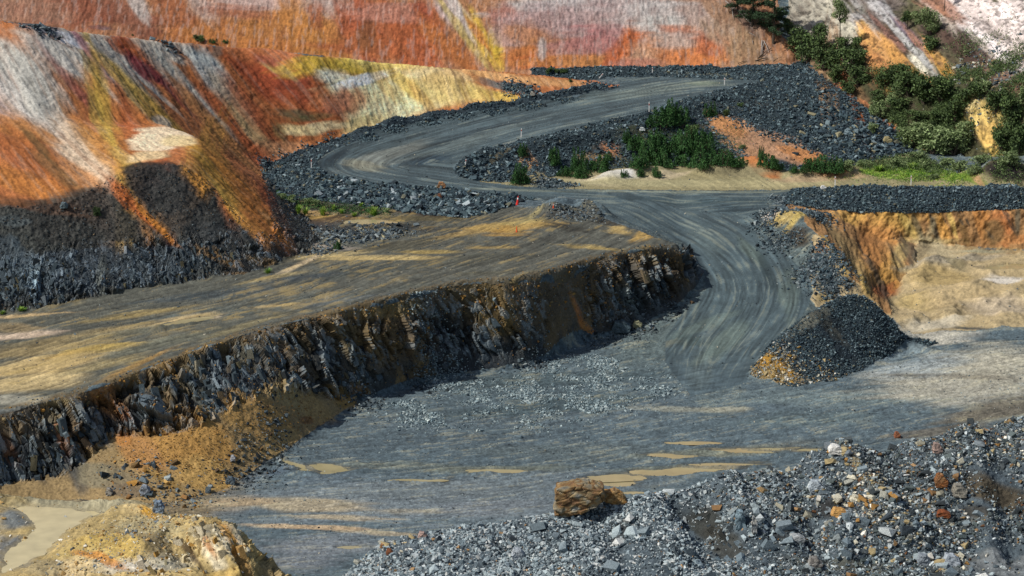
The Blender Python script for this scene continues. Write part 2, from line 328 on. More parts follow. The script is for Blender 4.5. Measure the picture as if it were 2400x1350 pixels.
setz('knob', np.array([[-60, 60, 0], [-60, 128, 0]]+[[p[0], p[1]+3, 0] for p in SM['pool_ridge'][4:]]+[[-19.5, 124, 0]]+[[p[0]+.6, p[1]+1.5, 0] for p in SM['knob'][20:]]+[[-11.8, 100, 0], [-12, 60, 0]]))
road_q = cat(W['road_far'][::-1], W['road_out'], W['road_l'][1:], HP((1650,640),(1655,680),(1600,735),(1560,790),(1560,850),(1620,930),(1750,900)), SM['road_r'][::-1], W['road_in'][::-1])
setz('road', road_q, False)
zm = {k: zone == i for k, i in ZI.items()}
# ---------------------------------------------------------------- pattern coordinates
def lane(*px): return smooth_line(HP(*px), 2)
lane_up = lane((1790,190),(1600,200),(1400,235),(1200,275),(1000,325),(900,355),(850,385),(880,405),(1000,422),(1200,448),(1450,462),(1850,460))
lane_lo = lane((1450,455),(1550,490),(1650,540),(1740,610),(1770,680),(1740,750),(1680,820),(1650,900),(1640,980))
lane_be = lane((-300,1010),(0,900),(200,830),(450,760),(700,700),(900,620),(1100,560),(1200,510),(1350,460))
lane_fl = lane((-300,1200),(600,1190),(1200,1140),(1700,1060),(2100,980),(2500,890))
du, au, _ = pdist(X1, Y1, lane_up); dl, al, _ = pdist(X1, Y1, lane_lo); _, _, su = pdist(X1, Y1, lane_up)
def tracks(d, a, seed, f=1.):
    a = a+1.5*vnoise(a*.05, d*.1, seed=seed+9)
    d = d+.5*fbm(a*.06, d*.2, oct=2, seed=seed+8)
    wd_ = d*1.5*f+.8*vnoise(a*.07, d*.15, seed=seed+12); l1 = 1-sstep(0, .16, np.abs(vnoise(wd_, a*.03, seed=seed+13))); l2 = 1-sstep(0, .14, np.abs(vnoise(wd_*1.7+.12*a, a*.04, seed=seed+14)))
    x = .30*l1-.26*l2+.65*(.4*fbm(d*.9*f, a*.05, oct=2, seed=seed)+.4*fbm(d*3.2*f, a*.13, oct=3, seed=seed+1))
    return x+.35*fbm((d+.16*a)*2.2*f, a*.09, oct=2, seed=seed+2)+.25*fbm(d*1.1, a*.8, oct=3, seed=seed+3)
tr = np.zeros(NV, np.float32)
m = zm['road']; a_ = tracks(du[m], au[m], 11); b_ = tracks(dl[m], al[m], 21, 1.2)
k_ = sstep(-2, 2, du[m]-dl[m]-0*du[m]); tr[m] = a_*(1-k_)+b_*k_
kfl = sstep(168, 155, Y1); edg = np.where(dl < du, .1+.9*sstep(7.8, 4.2, dl), 1.0); tfl = np.zeros(NV, np.float32); d_, a_, s_ = pdist(X1, Y1, lane_fl); q = zm['floor'] | zm['pitr'] | zm['road']; tfl[q] = tracks((d_*s_)[q], a_[q], 41, 1.0)
m = zm['road']; tr[m] = edg[m]*tr[m]*(1-kfl[m])+kfl[m]*(.5*tr[m]+.5*tfl[m])
m = zm['bench'] | zm['strip']; d_, a_, s_ = pdist(X1[m], Y1[m], lane_be); tr[m] = tracks(d_*s_, a_, 31, 1.3)
m = zm['floor']; kk0 = sstep(10, 6, dl[m])*(1-kfl[m]); lo_ = tracks(dl[m], al[m], 21, 1.2); tr[m] = tfl[m]*(1-kk0)+kk0*lo_
m = zm['pitr']; tr[m] = tfl[m]
def frame(p0, p1):
    a, b = hit(*p0), hit(*p1); d = (b-a)[:2]; L = np.linalg.norm(d); d = d/L
    return X1*d[1]-Y1*d[0], X1*d[0]+Y1*d[1]
sL, tL = frame((100, 200), (300, 430)); sL2, tL2 = frame((540, 170), (690, 345)); sL3, tL3 = frame((900, 160), (965, 275)); sR, tR = frame((2050, 60), (2230, 200))
f32 = lambda a: a.astype(np.float32)
n_big = fbm(X1*.12, Y1*.12, Z1*.12, oct=3, seed=50); n_mid = fbm(X1*.7, Y1*.7, Z1*.7, oct=3, seed=51); n_fine = fbm(X1*3.5, Y1*3.5, Z1*3.5, oct=2, seed=52)
xa = hit(470, 200)[0]; xb = hit(560, 250)[0]; xc = hit(770, 220)[0]; xd = hit(860, 220)[0]
w1_ = 1-sstep(xa, xb, X1); w3_ = sstep(xc, xd, X1); w2_ = np.clip(1-w1_-w3_, 0, 1)
def nL(fs, ft, seed, oct=3, gain=.55):
    q = zm['lhill'] | zm['ldark']; r = np.zeros(NV, np.float32)
    r[q] = w1_[q]*fbm(sL[q]*fs, tL[q]*ft, oct=oct, seed=seed, gain=gain)+w2_[q]*fbm(sL2[q]*fs, tL2[q]*ft, oct=oct, seed=seed+1, gain=gain)+w3_[q]*fbm(sL3[q]*fs, tL3[q]*ft, oct=oct, seed=seed+2, gain=gain); return r
stL = nL(1.1, .10, 60, 4, .65); stW = fbm(X1*1.3+.25*Z1*0, Z1*.12, oct=4, seed=61, gain=.65); stR = fbm(sR*1.0, tR*.12+Z1*.05, oct=4, seed=62, gain=.65)
print("noise", round(time.time()-T0, 1))
# ---------------------------------------------------------------- ground colours
CC = np.zeros((NV, 3), np.float32)
BASE = dict(floor='56666c', bench='57584e', road='505f63', face='343a3c', lhill='9c5a30', ldark='2f302c', wall='9c6a4a', rhill='4d4a30', bank='36444a', outbank='34424a', berm='2c3a42', ywall='94683a', pitr='b09a6c', pile='2a363e', fore='4f5a60', knob='a08c5e', strip='8d8462', side='777777')
GAIN = dict(floor=.92, bench=.92, road=.8, face=1.1, lhill=1.4, ldark=1.4, wall=1.1, rhill=1.2, bank=1.1, outbank=1.1, berm=1.1, ywall=1.2, pitr=.95, pile=1.1, fore=1.1, knob=1.1, strip=1., side=1)
for k, h in BASE.items(): CC[zm[k]] = hexc(h)
m = zm['road']; CC[m] += (hexc('56666c')-CC[m])*kfl[m][:, None]
m = zm['floor'] | zm['face']; kk1 = sstep(10, 6, dl)*(1-kfl); CC[m] += (hexc('5a6867')-CC[m])*(kk1*zm['floor'])[m][:, None]
PW = np.stack([X1, Y1, Z1], -1)
m = zm['face']; tm_ = inpoly(wx, wy, cat(SM['base'][:46], SM['talus_top'][::-1])) & m; CC[tm_] = hexc('8c7448')
m = zm['floor'] & (X1 < -17) & (Y1 > 124); db_ = pdist(X1[m], Y1[m], SM['base'])[0]; CC[m] += (hexc('7a6a4c')-CC[m])*(.95*(1-sstep(2.5, 6, db_+n_mid[m]))*sstep(-16.5, -20, X1[m]))[:, None]
def mix(idx, col, m): CC[idx] += (col-CC[idx])*m[:, None]
def blob(px, py, rx, ry, ang, hx, op=.9, z=None, warp=.45, soft=.5, fx=None):
    C = hit(px, py); n = gnormal(C[0], C[1], 1.5)
    def onp(qx, qy):
        d = ray(qx, qy); o = np.array([0, 0, CAM_H]); t = np.dot(C-o, n)/np.dot(d, n); return o+d*t-C
    c, s = math.cos(rad(ang)), math.sin(rad(ang))
    e = .2
    A = onp(px+rx*c*e, py+rx*s*e)/e; B = onp(px-ry*s*e, py+ry*c*e)/e
    R = (np.linalg.norm(A)+np.linalg.norm(B))*1.5
    idx = np.where((abs(X1-C[0]) < R) & (abs(Y1-C[1]) < R))[0]
    if z is not None:
        zs = [ZI[q] for q in z.split()]; idx = idx[np.isin(zone[idx], zs)]
    if not len(idx): return
    D = PW[idx]-C; M = np.stack([A, B], 1); ab = D @ np.linalg.pinv(M).T; a, b = ab[:, 0], ab[:, 1]
    r0 = np.sqrt(a*a+b*b); k = r0 < 1.9; idx, a, b, r0 = idx[k], a[k], b[k], r0[k]
    if not len(idx): return
    la, lb = np.linalg.norm(A), np.linalg.norm(B); sd = int(abs(px*13+py*7)) % 997
    h = (abs((PW[idx]-C) @ n))
    r = r0+warp*(.8*fbm(a*la*.16, b*lb*.9, oct=4, seed=sd, gain=.62)+.5*fbm(a*1.3, b*1.8, oct=2, seed=sd+1))+.3*np.clip(h-6, 0, 9)
    m = (1-sstep(1-soft, 1+soft*.5, r))*op
    mix(idx, hexc(hx), m)
# ---- left hill
H = 'lhill ldark'
# (px, py, length, width, angle, colour, strength)
for b in [
 (60,190,150,75,50,'a9a69a',.95),(150,130,110,40,30,'b3b0a4',.9),(250,150,160,40,45,'aaa99c',.9),(110,300,170,38,48,'9d9a90',.8),(210,380,130,50,50,'b39a80',.9),(30,290,120,40,55,'a08c84',.8),
 (40,360,150,24,52,'8f4a34',.55),(30,230,90,20,55,'b5b0a5',.7),
 (180,210,170,11,50,'7c3f3c',.7),(235,290,170,16,50,'a5833a',.75),(280,270,180,14,50,'a8632c',.8),(180,100,60,10,20,'d9d6d2',.95),(130,75,60,7,10,'dcd8d4',.9),
 (210,120,90,10,52,'8a4a50',.8),(215,130,150,9,50,'9a7078',.5),(310,250,160,14,48,'a85f2a',.9),(330,310,120,20,47,'9c4f26',.9),(280,180,130,14,47,'b08038',.7),(350,250,170,20,47,'b8923c',.85),(390,290,130,22,45,'a87c30',.8),
 (320,170,140,8,45,'b0aea0',.8),(290,95,40,16,35,'8f3c24',.9),(270,110,30,10,40,'9c4a28',.8),(330,140,90,20,45,'a04a24',.9),(400,200,150,24,46,'9a4c22',.9),(330,160,60,14,45,'6e2430',.9),(360,175,50,12,45,'5e2026',.85),
 (420,190,170,20,46,'a6a496',.95),(380,120,60,16,25,'b0ab9c',.9),(440,120,50,12,30,'a8a598',.8),(500,170,90,34,55,'9fa39a',.95),(480,150,40,24,50,'a4a8a2',.9),(540,230,110,24,50,'a08a70',.7),(470,260,150,14,47,'8a4028',.75),(430,240,120,10,46,'7a3038',.6),
 (500,300,170,18,47,'a06a3a',.8),(480,360,160,20,47,'a8602a',.9),(560,300,160,22,47,'9c4c26',.85),(610,330,120,18,48,'b09468',.85),(590,260,120,24,50,'8f4526',.8),
 (560,140,90,24,25,'a5562a',.9),(600,180,110,40,40,'8f3f1e',.95),(680,210,120,55,35,'8c3d20',.95),(720,210,90,45,30,'7a3420',.8),(640,130,90,14,10,'a8603a',.9),(700,125,110,12,7,'b0643e',.8),(650,160,50,14,30,'a88a48',.8),
 (620,140,40,12,20,'8f3a38',.8),(560,120,60,12,15,'a45a30',.8),(660,290,60,50,50,'8a4a24',.8),(640,370,90,22,20,'a8542c',.9),(680,360,70,20,0,'b07a54',.8),
 (760,140,90,12,10,'b0683c',.95),(800,155,120,24,4,'c09a30',.95),(860,150,90,18,4,'c8a43a',.9),(930,165,120,24,6,'c9ae62',.9),(1050,175,130,18,7,'c4a272',.9),(1180,182,120,12,7,'bd8a58',.95),(1300,192,90,9,5,'b27e50',.95),
 (800,185,60,22,20,'d8d0b4',.95),(870,212,120,36,-5,'e0d2a4',1),(850,187,70,14,-15,'e8e4d4',.95),(930,240,120,42,0,'dccb98',1),(1010,215,110,28,10,'cbb06e',.9),(1060,200,80,22,15,'c4a468',.85),(880,265,80,26,0,'e0d0a0',1),(850,290,70,20,-15,'c9b27a',.9),
 (900,200,60,14,50,'b58f34',.5),(950,200,80,16,40,'bf9a3c',.6),(1000,240,70,12,50,'a87a48',.5),(820,240,40,40,60,'9a4a28',.75),(760,250,70,44,50,'9c5028',.85),(790,240,26,34,60,'b06a50',.6),
 (740,300,80,14,-10,'c4ae84',.95),(700,305,50,12,5,'c0a878',.9),(690,270,60,14,5,'4c4630',.85),(735,275,50,9,-8,'5a5434',.6),(655,310,26,14,60,'5c5030',.7),(620,385,60,10,15,'a85530',.9),
 (1130,225,90,18,15,'b59a58',.9),(1190,230,60,12,10,'a8883c',.9),(1140,195,60,8,25,'a8683c',.7),
 (1200,206,52,11,12,'3c464a',.95),(1290,222,60,10,6,'3c464a',.9),(1345,206,50,9,4,'566064',.8),(1150,196,30,9,20,'4c5250',.8),
 # lower part
 (60,310,90,40,30,'9c6026',.9),(100,380,160,44,40,'8f4e22',.95),(60,430,150,36,20,'a06028',.9),(190,420,90,26,35,'a0683c',.85),(230,340,140,28,48,'a06a30',.85),(260,300,110,16,48,'b08c34',.7),
 (90,340,60,12,45,'3c3a22',.6),(130,400,80,14,42,'45402a',.55),(300,340,60,22,60,'9c5426',.8),(300,375,50,12,30,'a88448',.8),
 (500,350,60,30,50,'a87430',.95),(500,400,110,24,52,'a87828',.95),(560,440,140,24,52,'a06422',.95),(610,500,110,22,52,'94561e',.9),(650,540,70,14,50,'8a5a28',.8),(540,480,150,8,54,'b59040',.6),
 (620,440,50,12,60,'7c3c20',.8),(660,520,60,14,62,'4a3020',.7),
 ]: blob(*b[:7], z=H)
for b in [(390,310,72,22,0,'cdb596',1),(360,335,60,24,0,'d0b898',1),(420,330,50,14,5,'c8ae80',.9),(350,365,55,12,-5,'c4a67c',.95),(380,290,30,14,30,'ccb496',1)]: blob(*b, z='lhill', warp=.25, soft=.3)
# dark rock at its foot
for b in [(60,560,170,85,0,'2e302c',.95),(200,520,150,70,0,'2c2c28',.95),(380,440,90,55,30,'2b2724',.95),(350,400,60,20,0,'2a2622',.95),(440,500,120,70,45,'2b2b28',.95),(560,580,120,50,30,'292b2a',.95),(150,640,200,60,-8,'353d42',.9),(380,620,150,40,-8,'323b40',.9),
          (50,640,60,70,80,'4a565c',.7),(80,660,14,60,0,'7a8a90',.6),(240,650,14,50,0,'565a54',.6),(30,520,40,16,0,'4a5456',.4),(15,600,30,50,0,'333d42',.8)]: blob(*b, z=H, warp=.5, soft=.28)
for b in [(320,490,80,9,46,'94501c',.9),(360,520,70,7,46,'a86a24',.8),(290,460,60,16,50,'9c5426',.8),(130,490,110,16,5,'4a3424',.6),(600,540,60,16,40,'8a5a24',.8),(500,600,60,12,20,'6e5228',.6),(20,470,60,16,10,'6a4024',.7),(640,620,50,8,10,'7c6440',.6),(560,640,40,6,0,'6a5434',.6)]: blob(*b, z=H, warp=.7)
blob(100,62,70,9,14,'3c4650',.9,z='lhill wall'); blob(25,48,30,4,5,'4c4650',.8,z='lhill'); blob(90,75,30,7,40,'4c525a',.8,z='lhill')
blob(235,66,26,6,5,'4a525c',.9); blob(380,95,30,9,50,'5a646a',.9,z='lhill'); blob(330,82,30,5,10,'555f62',.8,z='lhill'); blob(440,92,70,7,5,'8f8a78',.8,z='lhill'); blob(510,118,14,12,0,'6e5a4c',.8,z='lhill')
# ---- far wall
for b in [
 (150,30,260,40,5,'7e4632',.95),(50,20,120,40,0,'98705c',.7),(300,40,150,40,40,'7a4a38',.9),(420,50,160,40,55,'8c5030',.9),(520,80,140,40,0,'9c5e2c',.95),(640,80,120,60,0,'9c6230',.95),(640,110,200,22,5,'a0602c',.95),(320,5,60,20,60,'a8a098',.8),(470,15,60,20,50,'9c8478',.8),
 (620,10,160,16,0,'a89088',.85),(560,30,90,16,5,'8c5440',.7),(760,20,90,26,0,'a89890',.9),(700,60,90,40,60,'a86a30',.85),(760,90,90,50,50,'a4682e',.9),(740,35,20,30,0,'8a4a30',.8),
 (850,60,80,60,60,'94482a',.95),(880,110,150,36,8,'94502a',.95),(960,90,120,50,45,'9c4e28',.95),(920,30,120,26,0,'a06a5a',.8),(1000,40,60,26,50,'8c3c26',.9),(1050,110,120,36,45,'a05a28',.9),(860,80,26,40,0,'6a4428',.6),
 (1050,30,50,16,55,'b09c98',.9),(1090,50,90,18,55,'b8b0a8',.85),(1080,70,110,12,55,'a89050',.8),(1130,90,90,20,62,'b8902c',.95),(1165,120,60,16,75,'c09a24',.95),(1120,80,60,10,55,'a8602a',.8),
 (1250,20,110,30,0,'a8a09a',.9),(1400,15,160,30,0,'a69c98',.9),(1180,40,40,50,70,'985c50',.8),(1200,80,50,40,0,'a08078',.8),(1300,60,110,40,0,'9a7c78',.9),(1420,60,120,50,0,'9c8480',.9),(1240,80,60,30,20,'a0643a',.7),(1400,100,90,40,0,'965a5a',.8),(1340,110,90,26,0,'a06a64',.7),
 (1230,130,60,26,0,'a8602c',.95),(1260,150,70,14,0,'b05c2a',.95),(1330,145,120,16,0,'b06a34',.9),(1270,115,12,30,0,'b5aca4',.7),(1400,150,100,12,0,'b0703c',.9),
 (1450,140,40,34,-60,'a85430',.95),(1480,90,60,24,-60,'ac5628',.95),(1500,75,34,16,0,'b05a30',.9),(1560,30,120,40,0,'aaa29c',.9),(1550,60,70,26,0,'aca8a0',.8),(1540,120,90,36,0,'b4886c',.85),(1600,120,90,40,0,'b86c3e',.9),(1650,135,90,26,0,'bd6c38',.95),(1500,150,60,14,0,'a86a58',.8),(1620,80,80,16,10,'b06448',.8),(1580,95,60,20,0,'a89a90',.7),(1670,100,40,40,0,'b05e3c',.8),
 (1640,40,60,40,0,'a0887c',.9),(1700,60,50,60,50,'9a7c66',.95),(1740,110,60,60,60,'947458',.95),(1780,140,60,20,0,'8f6c50',.95),(1680,10,60,20,40,'8f6a52',.9),(1740,40,60,16,50,'5c4a44',.8),
 ]: blob(*b, z='wall rhill', warp=.55)
# ---- right hill
for b in [
 (1900,30,110,60,20,'a39c8a',.95),(1960,80,80,60,30,'a09a86',.95),(1850,50,40,40,0,'6a6054',.7),(2050,20,60,40,0,'6a5e58',.9),(2030,60,90,24,48,'a8a4a0',.7),(2100,60,120,18,48,'b4b2b0',.75),(2140,90,90,12,48,'5a4858',.85),(2090,90,110,14,48,'7c5448',.8),(2190,130,90,12,48,'8a6c60',.8),
 (2040,100,60,20,60,'b88a30',.95),(2080,130,110,22,50,'b07c38',.95),(2060,150,60,24,50,'a86f34',.9),(2190,130,70,16,50,'bd8a24',.95),(2150,100,60,8,48,'9a6a50',.8),(2150,150,60,12,50,'c9c2ac',.85),(2210,160,40,12,55,'c08a20',.9),(2130,160,80,16,45,'a8762c',.9),
 (2330,60,170,60,45,'b3a59c',.95),(2300,20,120,40,45,'c0b0a8',.95),(2380,30,60,60,0,'d0c0b8',.95),(2280,110,150,22,42,'a09488',.9),(2250,50,60,20,50,'b4aaa4',.9),(2350,130,110,14,45,'cfc4c0',.8),(2200,15,60,20,30,'8a5a40',.8),
 (2190,90,60,30,50,'5a4a40',.7),(2270,120,90,22,45,'3e2e28',.95),(2300,160,110,26,35,'46342a',.95),(2360,180,80,30,30,'6a5040',.85),(2390,210,50,20,0,'7a5a48',.8),
 (2150,220,170,40,15,'33381e',.95),(2050,250,120,50,50,'3c3a22',.95),(2200,280,160,60,10,'34361c',.95),(2350,260,80,40,0,'3a4020',.95),(2360,330,60,60,0,'343c1c',.95),(2050,190,60,16,50,'6a4a28',.8),(2000,210,60,16,50,'6a5030',.8),(2080,205,60,8,55,'9a6a24',.8),
 (2280,240,34,30,0,'bda868',.95),(2290,280,40,50,80,'c4a650',1),(2320,320,50,30,70,'c09a44',1),(2340,355,40,12,20,'a88a34',.9),(2250,290,40,10,0,'a8905c',.6),
 (1990,230,80,9,52,'9c5a30',.95),(2100,300,110,10,40,'a06030',.9),(1930,190,60,12,50,'8a6a48',.8),(2350,380,80,20,15,'2a2422',.95),(2200,375,110,14,3,'4a4c26',.9),
 ]: blob(*b, z='rhill bank' if b[0] in (1990,2100,1930) else 'rhill', warp=.95)
# ---- bank under the upper road
for b in [(1740,320,90,34,25,'9c7656',1),(1830,345,110,32,22,'9c785c',1),(1700,290,60,20,30,'a0724a',1),(1900,370,80,16,15,'a87448',.95),(1780,370,60,16,30,'a8683a',.9),(1680,370,60,20,0,'6a4c30',.7)]: blob(*b, z='bank strip', warp=.3, soft=.25)
for b in [(1400,370,50,20,0,'8a7048',.7),(1430,350,30,16,20,'a87450',.9),(1240,380,30,14,40,'a87c50',.8),(1560,340,90,40,0,'4a4c28',.6),(1500,310,60,20,0,'5c5a34',.5),(1620,300,40,12,0,'6a5a38',.6),(1760,250,120,12,0,'4a4c48',.5),(1500,385,80,10,0,'5c5a34',.7)]: blob(*b, z='bank', warp=.6)
blob(1240,415,40,14,0,'8a7c54',.8,z='bank'); blob(1180,358,50,6,-25,'6a6048',.8,z='bank'); blob(1680,176,110,5,0,'7a7a68',.7,z='bank')
# ---- strip by the lower road
for b in [(1400,418,70,14,-5,'b5a888',.95),(1450,405,50,9,0,'c9c4b8',.95),(1470,400,16,7,0,'d8d4cc',.9),(1560,410,60,10,-8,'b8a888',.95),(1600,430,300,9,0,'9c9470',.9),(1800,432,200,8,0,'a09670',.9),(1740,405,90,14,0,'7c7458',.9),(1900,420,100,10,0,'a08a6c',.9),(1980,412,60,8,0,'a8906a',.9),
          (2150,402,150,8,1,'5e7a2a',.95),(2060,405,60,7,0,'6a7a34',.9),(2250,415,70,8,3,'66782e',.9),(2150,418,90,6,0,'8a8a5c',.8),(2100,390,160,10,0,'3f4a22',.9),(2290,420,24,10,40,'b08c64',.9),(2360,405,70,22,10,'2a2524',1),(1300,432,60,9,0,'3c4c52',.9),(1960,400,40,8,0,'a8704a',.7)]: blob(*b, z='strip bank rhill', warp=.4)
# ---- outer bank and its foot
for b in [(720,478,80,12,8,'4a3c2e',.9),(800,490,90,9,3,'3c3228',.8),(1000,500,90,9,5,'3a2c26',.9),(650,450,50,8,30,'5c4a34',.8),(620,398,50,7,0,'8a6e40',.9),(1180,465,70,9,3,'3c4446',.8)]: blob(*b, z='outbank bench', warp=.5)
# ---- bench
for b in [(800,515,150,9,3,'a8863c',.9),(720,500,60,7,15,'b08c50',.8),(880,522,60,7,3,'a88c38',.95),(740,525,90,14,0,'4a3a30',.8),(820,540,110,16,0,'3c3c3a',.85),(700,545,50,30,60,'a0845c',.7),(1000,510,110,8,0,'5e5434',.8),(950,535,120,8,0,'3a3a36',.8),
          (1200,530,120,10,-3,'b08f48',.95),(1230,520,60,7,-5,'b09a58',.9),(1100,545,80,7,-10,'a4884c',.8),(1250,505,60,6,-35,'8f8458',.9),(1190,540,60,10,0,'b08838',.9),(1320,530,70,12,8,'3c3a30',.9),(1330,505,60,9,0,'4a4a44',.9),(1450,538,34,9,5,'a88f54',1),(1525,550,34,9,10,'b08f4a',1),(1420,520,50,6,15,'3a362c',.9),
          (760,600,110,8,-5,'b09c68',.85),(900,605,150,6,0,'b49c60',.9),(700,620,60,7,-25,'bba680',.95),(640,650,80,6,-10,'96865a',.8),(780,580,60,6,5,'9a8f80',.7),(1000,590,90,6,0,'a48c4a',.8),(1380,580,80,6,3,'a08848',.8),(1150,580,60,5,0,'a08648',.7),(950,570,160,12,-8,'4e4a38',.7),(1100,610,160,14,-4,'4c4c40',.7),
          (820,640,160,14,-6,'454a44',.8),(500,690,200,10,-6,'454e50',.8),(700,655,110,8,-8,'424a4c',.8),(600,720,220,14,-8,'4c5450',.8),(430,750,90,9,-10,'b09a6c',.95),(480,745,50,5,-5,'c0aa84',.9),(300,740,120,7,-8,'a08a50',.8),(640,718,90,4,-4,'a8905c',.8),(820,695,150,10,-10,'5c6260',.8),
          (60,740,120,6,-5,'b89c6c',.9),(60,785,110,7,-5,'bda68c',.9),(40,770,60,12,0,'94805a',.8),(150,800,180,24,-10,'948052',.8),(250,815,100,9,-5,'a88c3c',.8),(100,860,200,26,-8,'a8905c',.95),(60,900,160,20,-5,'b09a68',.95),(30,935,90,16,0,'94907e',.9),(250,850,120,14,-12,'8a7c54',.8),(400,800,160,14,-12,'6a6a58',.8),(300,780,160,10,-8,'5c5e50',.7),(560,770,110,7,-18,'7c7250',.8),
          (330,850,110,8,-25,'a07c3c',.8),(160,830,90,5,-12,'a88840',.7),(900,680,110,6,-8,'56584c',.7),(1150,640,110,6,-3,'5a5848',.8)]: blob(*b, z='bench', warp=.7)
# ---- bench face
for b in [(1000,780,400,70,-12,'33383a',.6),(1150,720,80,60,80,'5c4c26',.9),(1180,760,60,26,60,'6a5628',.9),(1100,690,60,26,0,'50482e',.7),(1000,760,40,90,-20,'40444a',.7),(1280,760,50,100,0,'20262a',.8),(1200,820,80,40,0,'262a2a',.7),(1400,700,90,60,60,'3a342a',.9),(1470,690,60,22,60,'5f6c6c',.9),(1540,650,80,40,45,'3f382c',.9),(1600,640,50,40,60,'4a3c26',.8),(1430,740,60,24,0,'382e24',.8),
          (1355,735,70,7,62,'a8621c',1),(1375,770,30,9,45,'b0681c',1),(1340,700,30,5,65,'8a5a24',.9),(1330,660,40,9,60,'4a5254',.7),(1210,660,10,20,0,'8a6c34',.8),(1580,580,30,9,20,'9c7c3c',.9),(1520,600,50,10,30,'50482e',.8),
          (880,730,60,20,10,'8a7240',.95),(950,720,50,18,0,'5c5634',.8),(900,800,60,50,80,'4a3c2a',.8),(820,800,50,60,60,'50482e',.7),(760,800,90,20,60,'34404a',.8),(700,790,60,40,60,'4c4430',.7),(640,800,60,30,60,'5a4a30',.7),(560,820,60,30,65,'54503e',.8),(500,850,60,20,70,'3a444a',.8),(440,870,70,26,70,'60563c',.8),(380,850,60,16,30,'8a6c38',.85),(300,880,60,16,20,'7c6638',.85),(240,930,50,26,40,'a0703a',.85),(330,950,80,20,65,'3c464c',.8),(280,950,60,12,60,'a86a30',.85),(400,960,60,16,65,'705c3a',.8),(100,940,60,12,0,'8a8058',.7),(130,980,50,26,40,'6c6650',.8),(180,1030,40,20,60,'8a6c44',.8),
          (60,1060,80,30,65,'262c30',.8),(230,1000,60,22,65,'36444c',.9),(180,1100,70,30,70,'2e3a40',.8),(150,1040,50,12,70,'8a5a38',.8),(20,1050,50,14,60,'7a5434',.7),(700,880,40,50,0,'20242a',.8),(560,890,60,26,0,'262c32',.8),(480,940,60,20,60,'4c5048',.7),(800,880,90,40,0,'4a4230',.7),(870,900,70,20,0,'2c2e2a',.8),(1060,860,110,20,-5,'20262a',.8),(950,880,60,24,0,'3a3222',.8)]: blob(*b, z='face', warp=.6)
for b in [(560,960,60,40,50,'a07c3c',1),(620,980,90,44,40,'9c7a40',1),(480,1030,90,60,30,'a07834',1),(420,1060,120,50,30,'a07630',1),(330,1060,70,40,45,'9c6f34',1),(480,1110,80,40,10,'a88440',1),(700,940,90,30,20,'968050',.95),(740,960,60,30,40,'9c7e48',.9),(800,930,50,26,30,'8a6c30',.9),(650,1040,70,26,-30,'a0824a',.95),(260,1120,60,30,10,'75684c',.95),(220,1110,40,30,0,'7a7054',.9),(300,1150,50,16,0,'6c5c44',.9),(290,1030,26,20,40,'a8702c',.95),(380,1120,60,16,30,'84682f',.9),(720,985,20,9,0,'7a4c20',.7),(840,915,30,14,0,'6a4c20',.8)]: blob(*b, z='face floor', warp=.3, soft=.3)
# ---- pit floor
for b in [(80,1165,160,26,0,'6a614a',.95),(260,1165,70,16,0,'6c6048',.9)]: blob(*b, z='floor', warp=.3)
for b in [(1200,980,500,30,-3,'56646a',.8),(1000,1040,400,26,-3,'4e5c62',.7),(1400,1060,300,20,0,'5c6868',.7),(1300,950,300,26,-4,'445458',.85),(1650,860,120,60,60,'5c6a6a',.6),(1250,890,300,16,-3,'46565a',.8),(1600,960,120,8,2,'8f9080',.8),(1700,960,60,5,0,'94927e',.8),(2000,930,300,26,-2,'6c7c7c',.8),(1900,980,240,16,-2,'5f7072',.8),
          (2250,900,250,50,-4,'a8a390',.9),(2330,850,200,40,0,'b0aa94',.9),(2150,860,160,26,-8,'98a2a2',.8),(2100,830,90,16,-10,'7c8c90',.85),(2200,790,120,20,0,'b8b2a0',.9),(2350,960,150,26,-8,'726854',.8),(2200,1010,150,12,-8,'6c6250',.7),(2150,880,110,5,0,'5c5444',.6),(2290,885,90,9,0,'6c6454',.6),
          (900,1180,420,60,0,'747e82',.8),(1300,1130,300,30,-3,'6c777b',.7),(700,1180,160,16,0,'a89a7c',.95),(560,1180,90,16,0,'a08c6c',.95),(800,1215,140,7,2,'b0a080',.85),(700,1235,150,6,2,'bca078',.85),(900,1250,110,5,3,'a89878',.7),(760,1280,140,26,0,'757c80',.9),(700,1320,110,26,0,'6e757a',.9),(1000,1150,260,26,-2,'6c7678',.8),(1150,1190,200,16,-4,'70787c',.8),(950,1200,120,8,0,'968c74',.6),
          (640,1110,90,10,-8,'50606c',.85),(760,1120,110,14,-5,'5a6870',.85),(900,1090,140,10,0,'6a7064',.6),(1150,1100,200,10,0,'787a64',.6),(1550,1100,160,8,-3,'707666',.6),(1700,1060,200,10,-3,'7c7e68',.6),(1850,1040,120,8,-4,'6c7068',.7)]: blob(*b, z='floor', warp=.7)
